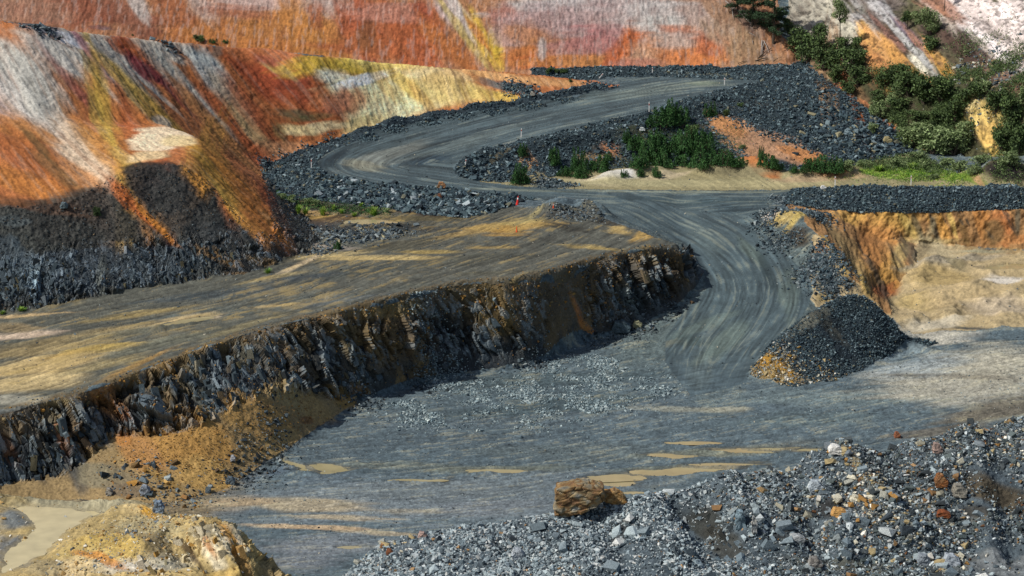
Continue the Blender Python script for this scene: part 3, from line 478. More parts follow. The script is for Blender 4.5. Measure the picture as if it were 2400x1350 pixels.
# ---- roads
for b in [(900,370,120,24,-12,'7c8078',.8),(850,390,60,12,10,'8a8670',.6),(1100,330,200,12,-18,'6a7674',.7),(1000,375,60,14,-10,'30404a',.8),(1000,350,110,6,-18,'3c4c52',.7),(780,370,60,12,-30,'2c3a42',.8),(800,395,60,9,12,'3a4a50',.7),(1500,215,140,14,-8,'66726e',.8),(1650,195,60,6,0,'78826e',.7),(1150,300,140,7,-14,'46545a',.6),
          (1600,452,300,3,0,'8a9080',.9),(1250,447,140,3,2,'7c8478',.8),(1600,475,200,9,3,'3c4c50',.7),(1720,490,60,12,0,'3e4e54',.7),(1650,560,60,20,50,'5c6a6a',.7),(1760,590,50,14,40,'6a7870',.7),(1800,640,60,14,70,'3e4c4e',.7),(1850,700,26,60,0,'66746e',.7),(1700,680,60,60,0,'56666a',.6),(1650,760,90,20,-20,'66746e',.7),(1700,800,80,26,-40,'6a7870',.7),(1620,800,60,14,0,'4c5a58',.7),(1540,810,60,9,-10,'7a7a68',.6),(1640,870,30,50,0,'66726f',.35),(1270,470,60,3,2,'3a3c38',.6)]: blob(*b, z='road', warp=.6)
# ---- yellow wall, right pit
for b in [(2200,530,60,20,60,'b57c28',.95),(2050,520,110,26,5,'b88632',.95),(2120,515,70,9,50,'c09a40',.9),(2150,530,60,8,60,'5a4e34',.9),(2190,540,60,7,65,'3c3a34',.9),(2260,550,50,9,70,'6a4c24',.8),(2300,520,60,18,70,'b0702a',.95),(2350,530,60,30,80,'a86024',.95),(2380,560,60,12,0,'a86a30',.9),(2230,520,40,7,65,'c49c48',.9),(2330,545,26,30,0,'6c5430',.8),(2385,520,9,40,0,'4c4a3c',.8),
          (2050,620,60,60,50,'a8762e',1),(2080,560,80,26,20,'b07430',.95),(2040,580,60,30,60,'9c6228',.9),(2085,650,26,44,0,'b07a28',1),(2070,680,30,16,0,'a0541c',.9),(1990,600,90,7,58,'8a703c',.95),(2020,660,60,9,55,'a08242',.9),(1960,560,80,14,58,'6a5434',.9),(2180,568,90,9,4,'8f7444',.9),(2330,588,90,7,2,'94784a',.9),(2110,600,20,50,20,'a08850',.7),(2000,600,20,60,-30,'8f7448',.6)]: blob(*b, z='ywall pitr', warp=.5)
for b in [(1840,505,60,14,-20,'a08a4c',1),(1860,520,50,9,-45,'b0984c',.95),(1810,498,26,9,-25,'bfb0a4',.95),(1870,560,40,26,0,'40382c',.95),(1820,560,50,9,45,'3c4446',.9),(1930,590,30,20,30,'9c6630',.9),(1930,640,60,30,60,'36424a',1),(1960,600,60,7,55,'a0823e',.9),(1935,700,30,16,0,'8f7a48',.95),(1990,665,30,14,50,'3a3024',.9),
          (2230,610,110,9,3,'a4977c',.9),(2360,620,60,6,0,'b59a58',.95),(2380,630,40,4,0,'c4a454',.9),(2200,650,90,26,10,'ac9256',.9),(2150,700,60,26,0,'b0985c',.95),(2250,700,110,30,0,'b09868',.9),(2360,660,60,10,0,'c9c0b0',.95),(2350,720,90,20,0,'bba888',.9),(2200,590,60,16,10,'b0a078',.9),(2160,590,30,16,-40,'8a7a58',.8),(2280,770,60,4,3,'4a4c48',.9),(2180,760,90,12,0,'c0b498',.9),(2300,590,60,6,0,'8a8a70',.7),(2240,620,40,9,30,'6a6244',.7)]: blob(*b, z='ywall pitr floor pile road', warp=.45)
# ---- heap
for b in [(1900,750,60,12,-30,'7c7c6e',1),(1940,760,80,14,50,'4c4e48',.9),(1990,710,60,30,0,'2c3a40',.9),(1800,850,50,22,50,'94702e',1),(1840,870,70,14,35,'a0782e',1),(1810,880,50,22,10,'8a7448',.95),(1870,890,50,9,0,'7c7058',.9),(1850,860,30,7,50,'3a3828',.8),(1790,800,60,9,-45,'3a4648',.8)]: blob(*b, z='pile', warp=.4)
# ---- foreground rubble ground and knob
for b in [(1650,1230,60,40,40,'33342f',.9),(1700,1280,60,40,40,'3c3b34',.8),(1000,1300,200,40,0,'5c666c',.8),(860,1300,60,30,30,'6c6456',.9),(900,1340,60,30,0,'4c473c',.8),(2030,1110,110,18,50,'7a7058',.9),(2150,1180,80,20,30,'7c6e54',.7),(2330,1160,110,30,20,'544a38',.9),(2200,1230,150,14,0,'6c6c64',.7),(2350,1320,160,30,0,'666a68',.95),(2000,1320,200,20,0,'56564c',.8),(2370,1325,110,26,-8,'74797a',1),(1450,1240,30,40,40,'3a3c3c',.8),(1840,1230,26,44,40,'343534',.85),(2290,1200,40,20,20,'3c3830',.8),(1950,1200,60,20,0,'33302c',.8)]: blob(*b, z='fore', warp=.5)
for b in [(540,1270,50,44,60,'c9bea4',1),(500,1300,80,20,60,'c2b698',.95),(560,1300,90,16,58,'b8842e',.9),(490,1280,40,12,65,'b07c4c',.8),(600,1270,60,9,60,'a08452',.8),(440,1290,90,10,55,'4a3c28',.95),(470,1240,50,16,0,'8a826c',.9),(400,1260,60,24,0,'a89464',.9),(330,1230,80,26,0,'8f8464',.9),(250,1270,80,36,0,'a88f50',.9),(200,1300,80,30,0,'a8935c',.9),(170,1330,80,26,0,'b09c74',.95),(300,1330,90,16,0,'b5b0a4',.85),(230,1310,60,14,20,'a87034',.8),(400,1320,60,16,0,'8c8878',.9),(330,1190,60,14,0,'a89468',.9),(180,1175,160,12,3,'8c866e',.95),(50,1150,70,20,0,'948a6c',.95),(40,1220,60,30,0,'5c6264',.95),(30,1300,50,40,0,'5a5e60',.95),(370,1270,60,22,20,'6c624c',.7),(100,1330,50,20,0,'8a7c5c',.9),(350,1200,26,9,40,'b0842e',.9),(540,1350,60,26,0,'b89c5c',.9),(580,1330,40,10,60,'7c6440',.8),(640,1330,26,40,0,'8a7a58',.8)]: blob(*b, z='knob', warp=.5)
print("blobs", round(time.time()-T0, 1))
# ---- finer pattern on top of the zones
def desat(m, k):
    l = CC[m] @ np.array([.3, .55, .15], np.float32); CC[m] = l[:, None]+(CC[m]-l[:, None])*k
q_ = zm['lhill'] | zm['wall'] | zm['ywall']; sat_ = np.clip((CC[q_].max(1)-CC[q_].min(1))/(CC[q_].max(1)+1e-6)*1.6-.5, 0, 1)[:, None]; CC[q_] *= 1+(np.array([.96, 1.03, .93], np.float32)-1)*sat_; desat(zm['lhill'], .94); desat(zm['wall'], .92); desat(zm['ywall'], .85); desat(zm['rhill'], .85); desat(zm['pitr'], .85); desat(zm['face'], .9); desat(zm['floor'], .9); desat(zm['bench'], .9)
n_vf = fbm(X1*8, Y1*8, Z1*8, oct=2, seed=53)
fine_tr = np.zeros(NV, np.float32)
m = zm['floor'] | zm['road'] & (kfl > 0); d_, a_, s_ = pdist(X1[m], Y1[m], lane_fl); fine_tr[m] = fbm(a_*.55, d_*s_*4.5, oct=3, seed=55, gain=.6)
m = zm['bench'] | zm['strip']; d_, a_, s_ = pdist(X1[m], Y1[m], lane_be); fine_tr[m] = fbm(a_*.5, d_*s_*4.0, oct=3, seed=56, gain=.6)
m = zm['road']; fine_tr[m] = fine_tr[m]*kfl[m]+edg[m]*(1-kfl[m])*np.where(du[m] < dl[m], fbm(au[m]*.22, (du[m]+.5*vnoise(au[m]*.09, du[m]*.2, seed=59))*6, oct=3, seed=57), fbm(al[m]*.22, (dl[m]+.5*vnoise(al[m]*.09, dl[m]*.2, seed=60))*6, oct=3, seed=58))
def shade(m, v): CC[m] *= np.clip(1+v, .15, 2.5)[:, None]
def tint(m, hx, v): CC[m] += (hexc(hx)-CC[m])*np.clip(v, 0, 1)[:, None]
m = zm['floor']; shade(m, .42*fine_tr[m]); tint(m, 'a09878', .35*sstep(.28, .5, fine_tr[m]+.3*n_mid[m]))
m = zm['bench']; shade(m, .55*fine_tr[m]); m = zm['road']; shade(m, .6*fine_tr[m])
m = zm['lhill']; shade(m, -.36*sstep(.12, .4, nL(5.5, 1.3, 176, 2)[m]))
m = zm['wall']; shade(m, -.32*sstep(.15, .4, fbm(X1[m]*5.5, Z1[m]*2.4, oct=2, seed=77))); m = zm['rhill']; shade(m, -.6*sstep(.1, .4, fbm(sR[m]*4, tR[m]*1.6, oct=3, seed=78)))
m = zm['ywall']; tint(m, '3c3830', .8*sstep(.15, .4, fbm((X1[m]+.5*Z1[m])*.9, Z1[m]*.35, oct=4, seed=79, gain=.6))); shade(m, .35*n_vf[m])
for k in ('lhill', 'wall', 'rhill', 'pitr', 'bench', 'floor', 'knob'): m = zm[k]; shade(m, .3*n_vf[m])
m = zm['fore'] | zm['bank'] | zm['outbank'] | zm['berm'] | zm['pile']; shade(m, np.where(zm['fore'][m], -.2, -.42)*(1-sstep(.5, .9, np.clip((CC[m][:, 0]-CC[m][:, 2])*12, 0, 1))))  # rubble ground darkened: shade of the gaps between stones put into the colour
m = zm['lhill']; shade(m, .26*stL[m]+.25*n_fine[m]); tint(m, '6e3e1e', .3*sstep(.15, .5, nL(2.3, .2, 170)[m])); tint(m, 'b0a898', .10*sstep(.2, .5, nL(2.9, .22, 180)[m]))
m = zm['ldark']; shade(m, .5*stL[m]+.5*n_fine[m]+.3*n_mid[m])
m = zm['wall']; shade(m, .2*stW[m]+.35*n_fine[m]); tint(m, 'b5aaa2', .2*sstep(.15, .5, fbm(X1[m]*3.4, Z1[m]*.9, oct=3, seed=72))); tint(m, '6a3626', .25*sstep(.15, .5, fbm(X1[m]*3.1, Z1[m]*.8, oct=3, seed=73)))
m = zm['rhill']; shade(m, .6*stR[m]+.3*n_fine[m]); tint(m, '4a3c34', .4*sstep(.1, .5, fbm(sR[m]*1.9, tR[m]*.3, oct=3, seed=74)))
m = zm['road']; shade(m, .8*tr[m]+.15*n_fine[m]); tint(m, '8f9484', .5*sstep(.12, .4, tr[m]))
m = zm['bench']; shade(m, .6*tr[m]+.35*n_fine[m]); tint(m, 'a89058', .5*sstep(.1, .35, tr[m]+.35*n_big[m])*sstep(-.5, .3, n_mid[m]))
m = zm['floor']; shade(m, .30*tr[m]+.4*n_fine[m]+.2*n_mid[m]+.25*n_vf[m]); tint(m, '96947c', .25*sstep(.15, .45, tr[m]+.3*n_big[m])*sstep(-.2, .3, n_mid[m]))
m = zm['pitr']; shade(m, .35*tr[m]+.25*n_fine[m]+.25*n_mid[m])
m = zm['strip']; shade(m, .3*tr[m]+.3*n_fine[m])
m = zm['ywall']; shade(m, .55*fbm(X1[m]*.9, Z1[m]*.8, oct=4, seed=75, gain=.65)+.3*n_fine[m])
for k in ('bank', 'outbank', 'berm', 'pile', 'fore'): m = zm[k]; shade(m, .5*n_fine[m]+.3*n_mid[m])
m = zm['knob']; shade(m, .4*n_fine[m]+.35*n_mid[m])

# ochre soil along the rim of the bench
for k_, wd in (('face', 1.0), ('bench', .8)):
    m = zm[k_]; dr_ = pdist(X1[m], Y1[m], SM['rim'])[0]+.5*n_mid[m]+.35*fbm(X1[m]*2.2, Y1[m]*.8, oct=2, seed=84)
    tint(m, '80683e', .6*(1-sstep(wd*.3, wd, dr_))*(.5+.5*sstep(-.3, .2, n_big[m])))
m = zm['road']; shade(m, .22*n_mid[m])
# ---------------------------------------------------------------- relief finer than the break lines
disp = np.zeros(NV, np.float32)
slope = 1-Nn[..., 2].ravel()
m = zm['lhill']; disp[m] = .10*stL[m]+.05*n_fine[m]+.10*n_mid[m]
m = zm['wall']; disp[m] = .10*stW[m]+.07*fbm(X1[m]*4.5, Z1[m]*2.2, oct=2, seed=80)+.12*n_mid[m]
m = zm['rhill']; disp[m] = .28*stR[m]+.12*n_fine[m]+.3*n_mid[m]
m = zm['road']; disp[m] = .07*tr[m]+.01*n_fine[m]
m = zm['bench'] | zm['floor'] | zm['strip']; disp[m] = .09*tr[m]+.03*n_fine[m]+.04*n_mid[m]+.045*fine_tr[m]
m = zm['pitr']; disp[m] = .08*tr[m]+.06*n_fine[m]+.4*n_mid[m]*sstep(.0, .06, slope[m])
m = zm['ywall']; disp[m] = .35*fbm(X1[m]*.9, Z1[m]*.9, oct=4, seed=75, gain=.6)+.08*n_fine[m]
for k in ('bank', 'outbank', 'berm', 'pile', 'fore'): m = zm[k]; disp[m] = .09*n_fine[m]+.16*n_mid[m]
m = zm['knob']; disp[m] = .07*n_fine[m]+.22*n_mid[m]*(Z1[m] > 1.25)+.10*fbm((X1[m]-.5*Z1[m])*1.8, Z1[m]*.4, Y1[m]*.3, oct=3, seed=81)
# rock faces: leaning slabs broken by cracks
def slabs(m, lean, amp, fs, fl_, seed):
    """blocky rock: returns displacement, block tones and a crack mask; slabs run steeply, leaning along x"""
    x = X1[m]-lean*(-Z1[m]); z = Z1[m]; y = Y1[m]
    w1 = fbm(x*.45, z*.45, y*.45, oct=3, seed=seed); w2 = fbm(x*1.7, z*.8, y*1.2, oct=2, seed=seed+4)
    x = x+.8*w1+.22*w2; z = z+1.1*fbm(x*.5, y*.5, oct=2, seed=seed+6)
    f1, f2, r1 = cells(x*fs*.85, z*fl_*1.2+y*.1, y*fs*.5, seed); o1 = cells.off
    g1, g2, r2 = cells(x*fs*2.1, z*fl_*3.0, y*fs*1.2, seed+1); o2 = cells.off
    h1, h2, r3 = cells(x*fs*4.6, z*fl_*8, y*fs*3, seed+2)
    rough = sstep(-.45, .15, fbm(x*.3, z*.35, y*.3, oct=2, seed=seed+8))
    d = amp*(.60*(r1-.5)+.36*(r2-.5)+.10*(r3-.5)+.45*w1+.5*o1[0]*(r1-.2)+.35*o1[1]*(r2-.4)+.35*o2[0]*(r2-.3)+.25*o2[1]*(r1-.5))-amp*.12*(1-sstep(0, .1, f2-f1))-amp*.10*(1-sstep(0, .1, g2-g1))
    return d*(.25+.75*rough)+.06*w2, r1, r2*.6+r3*.4, np.minimum(f2-f1, (g2-g1)*1.0)+.3*(1-rough)
m = zm['face']; cliff = sstep(.12, .30, slope[m])
tq = gz(X1[m], Y1[m])
dt, _, _ = pdist(X1[m], Y1[m], SM['base']); dr, _, _ = pdist(X1[m], Y1[m], SM['rim'])
dtt, _, _ = pdist(X1[m], Y1[m], SM['talus_top'])
tal = (inpoly(X1[m], Y1[m], cat(SM['base'][:46], SM['talus_top'][::-1]))).astype(float)
cliff = (1-tal*sstep(0, .5, dtt))*sstep(-.1, .5, dr)*sstep(0, .6, dt)
d, r1, r2, ck = slabs(m, .38, 1.6, .95, .26, 90)
face_cliff = np.zeros(NV, np.float32); face_cliff[m] = cliff
disp[m] = d*cliff+(1-cliff)*(.05*n_fine[m]+.08*n_mid[m])
shade(m, cliff*(.9*(r2-.5)+.7*(r1-.5))+.2*n_fine[m]); tint(m, '7a868a', cliff*.6*sstep(.58, .7, r2)); tint(m, '6a5838', cliff*.32*(r1 > .65)*(r2 < .6)); tint(m, '14181a', cliff*.5*(1-sstep(0, .08, ck)))
m = zm['ldark']; lo = sstep(4.2, 2.2, Z1[m]-7.0*0-(5.5+np.clip(X1[m]+38, 0, 30)*.05))
d, r1, r2, ck = slabs(m, .12, .6, 1.5, .25, 95)
low = 1-sstep(9.0, 10.2, Z1[m]+.8*n_mid[m]-(0.0))
disp[m] = low*d+(1-low)*(.16*n_mid[m]+.08*n_fine[m])
shade(m, low*(.9*(r2-.5)+.6*(r1-.5))); tint(m, '6f7c84', low*.45*(r2 > .75)); tint(m, '101314', low*.7*(1-sstep(0, .06, ck)))
m = zm['knob']; kk = sstep(.10, .25, slope[m])*(X1[m] > -17.6)
d, r1, r2, ck = slabs(m, .5, 1.1, 1.1, .35, 98); disp[m] = disp[m]*(1-kk)+kk*d*.8; shade(m, kk*.5*(r2-.5))
# puddles: shallow hollows filled to a level
PUD = []
for (px, py, rx, ry, ang) in [(1560,1108,150,9,-5),(1440,1128,60,10,0),(760,1098,60,9,0),(690,1090,30,5,20),(1560,1068,60,5,3),(1800,1055,110,5,0),(1700,1090,60,4,0),(820,1285,26,3,0),(1740,1060,70,3,2),(1160,1105,60,4,0),(870,521,50,5,2),(450,752,50,4,-10),(1620,1040,50,3,0),(1900,1057,40,3,0),(2360,628,50,4,0),(980,1128,50,3,0),(1480,1158,26,3,0)]:
    C = hit(px, py); c_, s_ = math.cos(rad(ang)), math.sin(rad(ang)); A = PZ(px+rx*c_, py+rx*s_, C[2])-C; hx_ = np.linalg.norm(A[:2]); B = PZ(px, py+ry, C[2])-C; hy_ = abs(B[1]); a = math.atan2(A[1], A[0]); hy_ = max(hy_*abs(math.cos(a)), .25)
    dx, dy = X1-C[0], Y1-C[1]; idx_ = np.where((abs(dx) < 2.3*(hx_+hy_)) & (abs(dy) < 2.3*(hx_+hy_)))[0]; ok = np.isin(zone[idx_], [ZI['floor'], ZI['knob'], ZI['bench'], ZI['pitr']]); idx_ = idx_[ok]
    lx = (dx[idx_]*math.cos(a)+dy[idx_]*math.sin(a))/hx_; ly = (-dx[idx_]*math.sin(a)+dy[idx_]*math.cos(a))/hy_
    r = np.sqrt(lx*lx+ly*ly)+.75*fbm(X1[idx_]*.7, Y1[idx_]*1.6, oct=3, seed=px % 91); lv = C[2]-.01 if py < 1190 or px > 400 else 1.02
    k = 1-sstep(1.5, 2.2, np.sqrt(lx*lx+ly*ly)); tz = lv+np.clip(r-1, -.3, .9)*.22+.045*fine_tr[idx_]+.03*n_mid[idx_]
    Pz_ = P.reshape(-1, 3); Pz_[idx_, 2] = Pz_[idx_, 2]*(1-k)+tz*k; disp[idx_] *= (1-k)
    CC[idx_] += (hexc('8f8468')-CC[idx_])*(.7*(1-sstep(.9, 1.35, r)))[:, None]
    shade_ = (sstep(.8, 1.05, r)*(1-sstep(1.1, 1.7, r))*k)[:, None]; CC[idx_] += (hexc('3e4444')-CC[idx_])*.6*shade_
    PUD.append((C[0], C[1], hx_, hy_, lv, a))
PQ = np.array([PZ(a, b, 1.0) for a, b in [(30,1190),(120,1187),(232,1204),(150,1245),(100,1300),(45,1330),(8,1345),(20,1290),(85,1240),(65,1212)]])
idx_ = np.where(zm['knob'] & (X1 < -17) & (Y1 > 110))[0]; d_, _, _ = pdist(X1[idx_], Y1[idx_], np.concatenate([PQ, PQ[:1]])); ins = inpoly(X1[idx_], Y1[idx_], PQ); r = np.where(ins, -d_, d_)+.35*fbm(X1[idx_]*1.2, Y1[idx_]*1.2, oct=3, seed=88)
k = 1-sstep(.2, 1.2, r); Pz_ = P.reshape(-1, 3); tz = 1.02+np.clip(r, -.5, 1.2)*.22; Pz_[idx_, 2] = Pz_[idx_, 2]*(1-k)+tz*k; disp[idx_] *= 1-.8*k
CC[idx_] += (hexc('8f8468')-CC[idx_])*(.6*(1-sstep(.0, .5, r)))[:, None]
GA = np.ones(NV, np.float32)
for k, g in GAIN.items(): GA[zm[k]] = g
Cf = np.clip(CC*GA[:, None], .004, .9)
Pd = P.reshape(-1, 3)+Nn.reshape(-1, 3)*disp[:, None]
# ---------------------------------------------------------------- materials
def new_mat(name):
    m = bpy.data.materials.new(name); m.use_nodes = True; return m, m.node_tree, m.node_tree.nodes["Principled BSDF"]
def ground_mat(name, rough=.95, nscale=9., nstr=.35, bump=.25, spec=.25):
    m, t, b = new_mat(name); N = t.nodes.new; lk = t.links.new
    a = N("ShaderNodeVertexColor"); a.layer_name = "Col"
    tc = N("ShaderNodeNewGeometry"); n = N("ShaderNodeTexNoise"); n.inputs['Scale'].default_value = nscale; n.inputs['Detail'].default_value = 5; n.inputs['Roughness'].default_value = .7
    lk(tc.outputs['Position'], n.inputs['Vector'])
    mr = N("ShaderNodeMapRange"); mr.inputs['From Min'].default_value = .3; mr.inputs['From Max'].default_value = .7; mr.inputs['To Min'].default_value = 1-nstr; mr.inputs['To Max'].default_value = 1+nstr
    lk(n.outputs['Fac'], mr.inputs['Value'])
    mx = N("ShaderNodeVectorMath"); mx.operation = 'SCALE'; lk(a.outputs['Color'], mx.inputs[0]); lk(mr.outputs[0], mx.inputs['Scale']); lk(mx.outputs[0], b.inputs['Base Color'])
    bp = N("ShaderNodeBump"); bp.inputs['Strength'].default_value = bump; bp.inputs['Distance'].default_value = .1; lk(n.outputs['Fac'], bp.inputs['Height']); lk(bp.outputs[0], b.inputs['Normal'])
    b.inputs['Roughness'].default_value = rough; b.inputs['Specular IOR Level'].default_value = spec
    return m
M_ROAD = ground_mat("compacted grey gravel", .85, 6, .18, .15); M_FLOOR = ground_mat("wet crushed rock floor", .8, 7, .3, .3); M_CLAY = ground_mat("coloured clay", .95, 8, .28, .4); M_ROCK = ground_mat("slate rock", .7, 6, .4, .5, .35); M_RUB = ground_mat("crushed rubble", .85, 12, .45, .6)
M_STONE = ground_mat("broken stone", .85, 13, .45, .5, .25)
def mesh_from(name, V, F, mat, col=None, smooth=False):
    """F: (n,3) or (n,4) int array"""
    m = bpy.data.meshes.new(name); F = np.asarray(F, np.int32); V = np.asarray(V, np.float32)
    m.vertices.add(len(V)); m.vertices.foreach_set("co", V.reshape(-1)); m.loops.add(F.size); m.loops.foreach_set("vertex_index", F.reshape(-1))
    m.polygons.add(len(F)); m.polygons.foreach_set("loop_start", np.arange(0, F.size, F.shape[1], dtype=np.int32)); m.update(calc_edges=True)
    m.polygons.foreach_set("use_smooth", np.full(len(F), bool(smooth)))
    if col is not None:
        ca = m.color_attributes.new("Col", 'FLOAT_COLOR', 'POINT'); c = np.ones((len(V), 4), np.float32); c[:, :3] = col; ca.data.foreach_set("color", c.reshape(-1))
    m.materials.append(mat); return m
def link(name, me, parent=None, label=None, cat_=None, group=None, kind=None):
    o = bpy.data.objects.new(name, me); COL.objects.link(o)
    if parent is not None: o.parent = parent
    if label: o['label'] = label
    if cat_: o['category'] = cat_
    if group: o['group'] = group
    if kind: o['kind'] = kind
    return o
idx = np.arange(NC*NR).reshape(NC, NR)
QD = np.stack([idx[:-1, :-1], idx[1:, :-1], idx[1:, 1:], idx[:-1, 1:]], -1).reshape(-1, 4)
qz = zone[QD[:, 0]]
PARTS = [('pit_floor', ['floor'], M_FLOOR), ('bench_ground', ['bench'], M_FLOOR), ('haul_road', ['road'], M_ROAD), ('rock_face', ['face'], M_ROCK), ('clay_hillside', ['lhill'], M_CLAY), ('dark_rock_slope', ['ldark'], M_ROCK),
         ('pit_wall', ['wall'], M_CLAY), ('overgrown_hillside', ['rhill'], M_CLAY), ('road_embankment', ['bank'], M_RUB), ('rubble_bank', ['outbank'], M_RUB), ('gravel_berm', ['berm'], M_RUB), ('ochre_wall', ['ywall'], M_CLAY),
         ('sandy_ground', ['pitr', 'strip'], M_CLAY), ('spoil_heap', ['pile'], M_RUB), ('rubble_ridge', ['fore'], M_RUB), ('muddy_mound', ['knob'], M_CLAY)]
for nm, zs, mt in PARTS:
    q = QD[np.isin(qz, [ZI[z] for z in zs])]
    u, inv = np.unique(q, return_inverse=True)
    link(nm, mesh_from(nm, Pd[u], inv.reshape(-1, 4), mt, Cf[u], smooth=nm in ('haul_road', 'clay_hillside', 'sandy_ground', 'bench_ground', 'pit_floor', 'pit_wall', 'overgrown_hillside', 'ochre_wall')), kind='structure')
print("ground", round(time.time()-T0, 1))
# ---------------------------------------------------------------- loose rock
import bmesh
rng = np.random.RandomState(7)
def hull(points):
    bm = bmesh.new(); vs_ = [bm.verts.new(p) for p in points]; r = bmesh.ops.convex_hull(bm, input=vs_)
    bmesh.ops.delete(bm, geom=[v for v in bm.verts if not v.link_faces], context='VERTS'); bmesh.ops.triangulate(bm, faces=bm.faces)
    bm.verts.index_update(); V = np.array([v.co[:] for v in bm.verts]); F = np.array([[v.index for v in f.verts] for f in bm.faces]); bm.free(); return V, F
def rock_pts(n, flat):
    """a broken block: box corners pushed about, one or two knocked off"""
    p = np.array([[x, y, z] for x in (-1, 1) for y in (-1, 1) for z in (-1, 1)], float)*rng.uniform(.55, 1.0, (8, 1))+rng.uniform(-.28, .28, (8, 3))
    p = p[rng.permutation(8)[:n]]
    if rng.rand() < .5: p = np.concatenate([p, [[rng.uniform(.7, 1.35)*rng.choice([-1, 1]), rng.uniform(-.3, .3), rng.uniform(-.4, .4)]]])
    return p*np.array([1, rng.uniform(.5, .8), flat])*.85
PROTO = [hull(rock_pts(rng.randint(7, 9), rng.uniform(.35, .7))) for _ in range(18)]
PROTO_S = [hull(rock_pts(rng.randint(6, 9), rng.uniform(.35, .75))) for _ in range(12)]
SLAB = [hull(np.array([[x*rng.uniform(.7, 1), y*rng.uniform(.6, 1), z*rng.uniform(.75, 1.1)] for x in (-1, 1) for y in (-1, 1) for z in (-1, 1)])+rng.uniform(-.18, .18, (8, 3))) for _ in range(10)]
def rots(n, tilt=1.0):
    a = rng.uniform(0, 2*math.pi, n); b = rng.randn(n)*.45*tilt; c = rng.randn(n)*.45*tilt
    ca, sa, cb, sb, cc, s_ = np.cos(a), np.sin(a), np.cos(b), np.sin(b), np.cos(c), np.sin(c); z_ = np.zeros(n); o_ = np.ones(n)
    A = np.array([[ca, -sa, z_], [sa, ca, z_], [z_, z_, o_]]).transpose(2, 0, 1); B = np.array([[cb, z_, sb], [z_, o_, z_], [-sb, z_, cb]]).transpose(2, 0, 1); D = np.array([[o_, z_, z_], [z_, cc, -s_], [z_, s_, cc]]).transpose(2, 0, 1)
    return A @ B @ D
du_ = np.gradient(cu)[:, None]; AREA = (np.abs(du_)*Yv*np.abs(np.gradient(Yv, axis=1))).ravel()
AREA = AREA/np.clip(Nn[..., 2].ravel(), .3, 1)
GREY = [('3c464b', 3), ('4a555a', 4), ('5e696d', 4), ('757f81', 2.5), ('8c9492', 1), ('2c3438', 2)]
TEAL = [('33424a', 4), ('43545a', 4), ('56676b', 3), ('76868a', 1.2), ('242e34', 2), ('6a6a5a', .5)]
BRIGHT = [('7c898e', 3), ('98a4a6', 4), ('b4bbba', 2.5), ('626f75', 3), ('3e474d', 2), ('bcbdb8', .7), ('9a7c58', .3)]
RUSTY = [('56605f', 4), ('454c4e', 3), ('7a8282', 2), ('7a5e3e', .35), ('8c7450', .5), ('64462f', .35), ('96927f', .8), ('343a3c', 3)]
PALE = [('8f8f84', 2), ('c2bda8', 2), ('a5946c', 2), ('94703e', .5), ('6c7478', 2), ('dcd6c6', .8)]
LIGHT = [('7c8c8f', 3), ('96a4a4', 3), ('64757a', 3), ('acb6b2', 1), ('4c5c62', 1)]
DARK = [('23292c', 4), ('30383b', 4), ('434d50', 2), ('5c6668', .8), ('4a3c2c', 1)]
OCHRE = [('9a7236', 3), ('85623a', 2), ('ac8a50', 2), ('6a5434', 2), ('6a7070', 1)]
STUFF = {}
BIG = []
def scatter(key, idx, n, smin, smax, pal, a=2.2, proto=None, wts=None, sink=.1, big=None, keep=None):
    if keep is not None: idx = idx[keep]
    if wts is None: wts = AREA[idx]
    else: wts = AREA[idx]*wts
    if len(idx) == 0: return
    c = np.cumsum(wts); pick = idx[np.searchsorted(c, rng.uniform(0, c[-1], n)).clip(0, len(idx)-1)]
    pos = Pd[pick]+rng.uniform(-.08, .08, (n, 3))*[1, 1, 0]
    s = np.minimum(smin*(1-rng.uniform(0, 1, n))**(-1/a), smax)*.5
    R = rots(n); hx = np.array([hexc(h) for h, _ in pal]); pw = np.array([w_ for _, w_ in pal]); ci = rng.choice(len(pal), n, p=pw/pw.sum())
    col = hx[ci]*rng.uniform(.75, 1.25, (n, 1)); pos[:, 2] += s*(.35-sink)
    pr = proto or PROTO; pi = rng.randint(0, len(pr), n)
    if big is not None:
        bigm = 2*s > big
        for k in np.where(bigm)[0]: BIG.append((s[k], pos[k], R[k], ci[k], pal[ci[k]][0], pi[k], key))
        keep_ = ~bigm
    else: keep_ = np.ones(n, bool)
    sc3 = s[:, None]*rng.uniform(.8, 1.2, (n, 3))
    L = STUFF.setdefault(key, [[], [], [], 0])
    for p in range(len(pr)):
        k = np.where((pi == p) & keep_)[0]
        if not len(k): continue
        V, F = pr[p]
        W_ = np.einsum('nij,nvj->nvi', R[k], V[None]*sc3[k][:, None])+pos[k][:, None]
        nv = len(V); L[0].append(W_.reshape(-1, 3)); L[1].append((F[None]+(np.arange(len(k))*nv)[:, None, None]).reshape(-1, 3)+L[3]); L[2].append(np.repeat(col[k], nv, 0)); L[3] += nv*len(k)
PXV, PYV = proj(Pd); FACING = (Nn.reshape(-1, 3)*(np.array([0, 0, CAM_H])-P.reshape(-1, 3))).sum(1) > -2
inview = (PXV > -260) & (PXV < 2660) & (PYV < 1460) & FACING
def zi(*n): 
    m = np.zeros(NV, bool)
    for k in n: m |= zm[k]
    return np.where(m & inview)[0]
def near(idx, *bl):
    """weights from soft spots given as photo position and plan radius"""
    w_ = np.zeros(len(idx))
    for px, py, r in bl:
        C = hit(px, py); w_ += np.exp(-((X1[idx]-C[0])**2+(Y1[idx]-C[1])**2)/(r*r))
    return w_
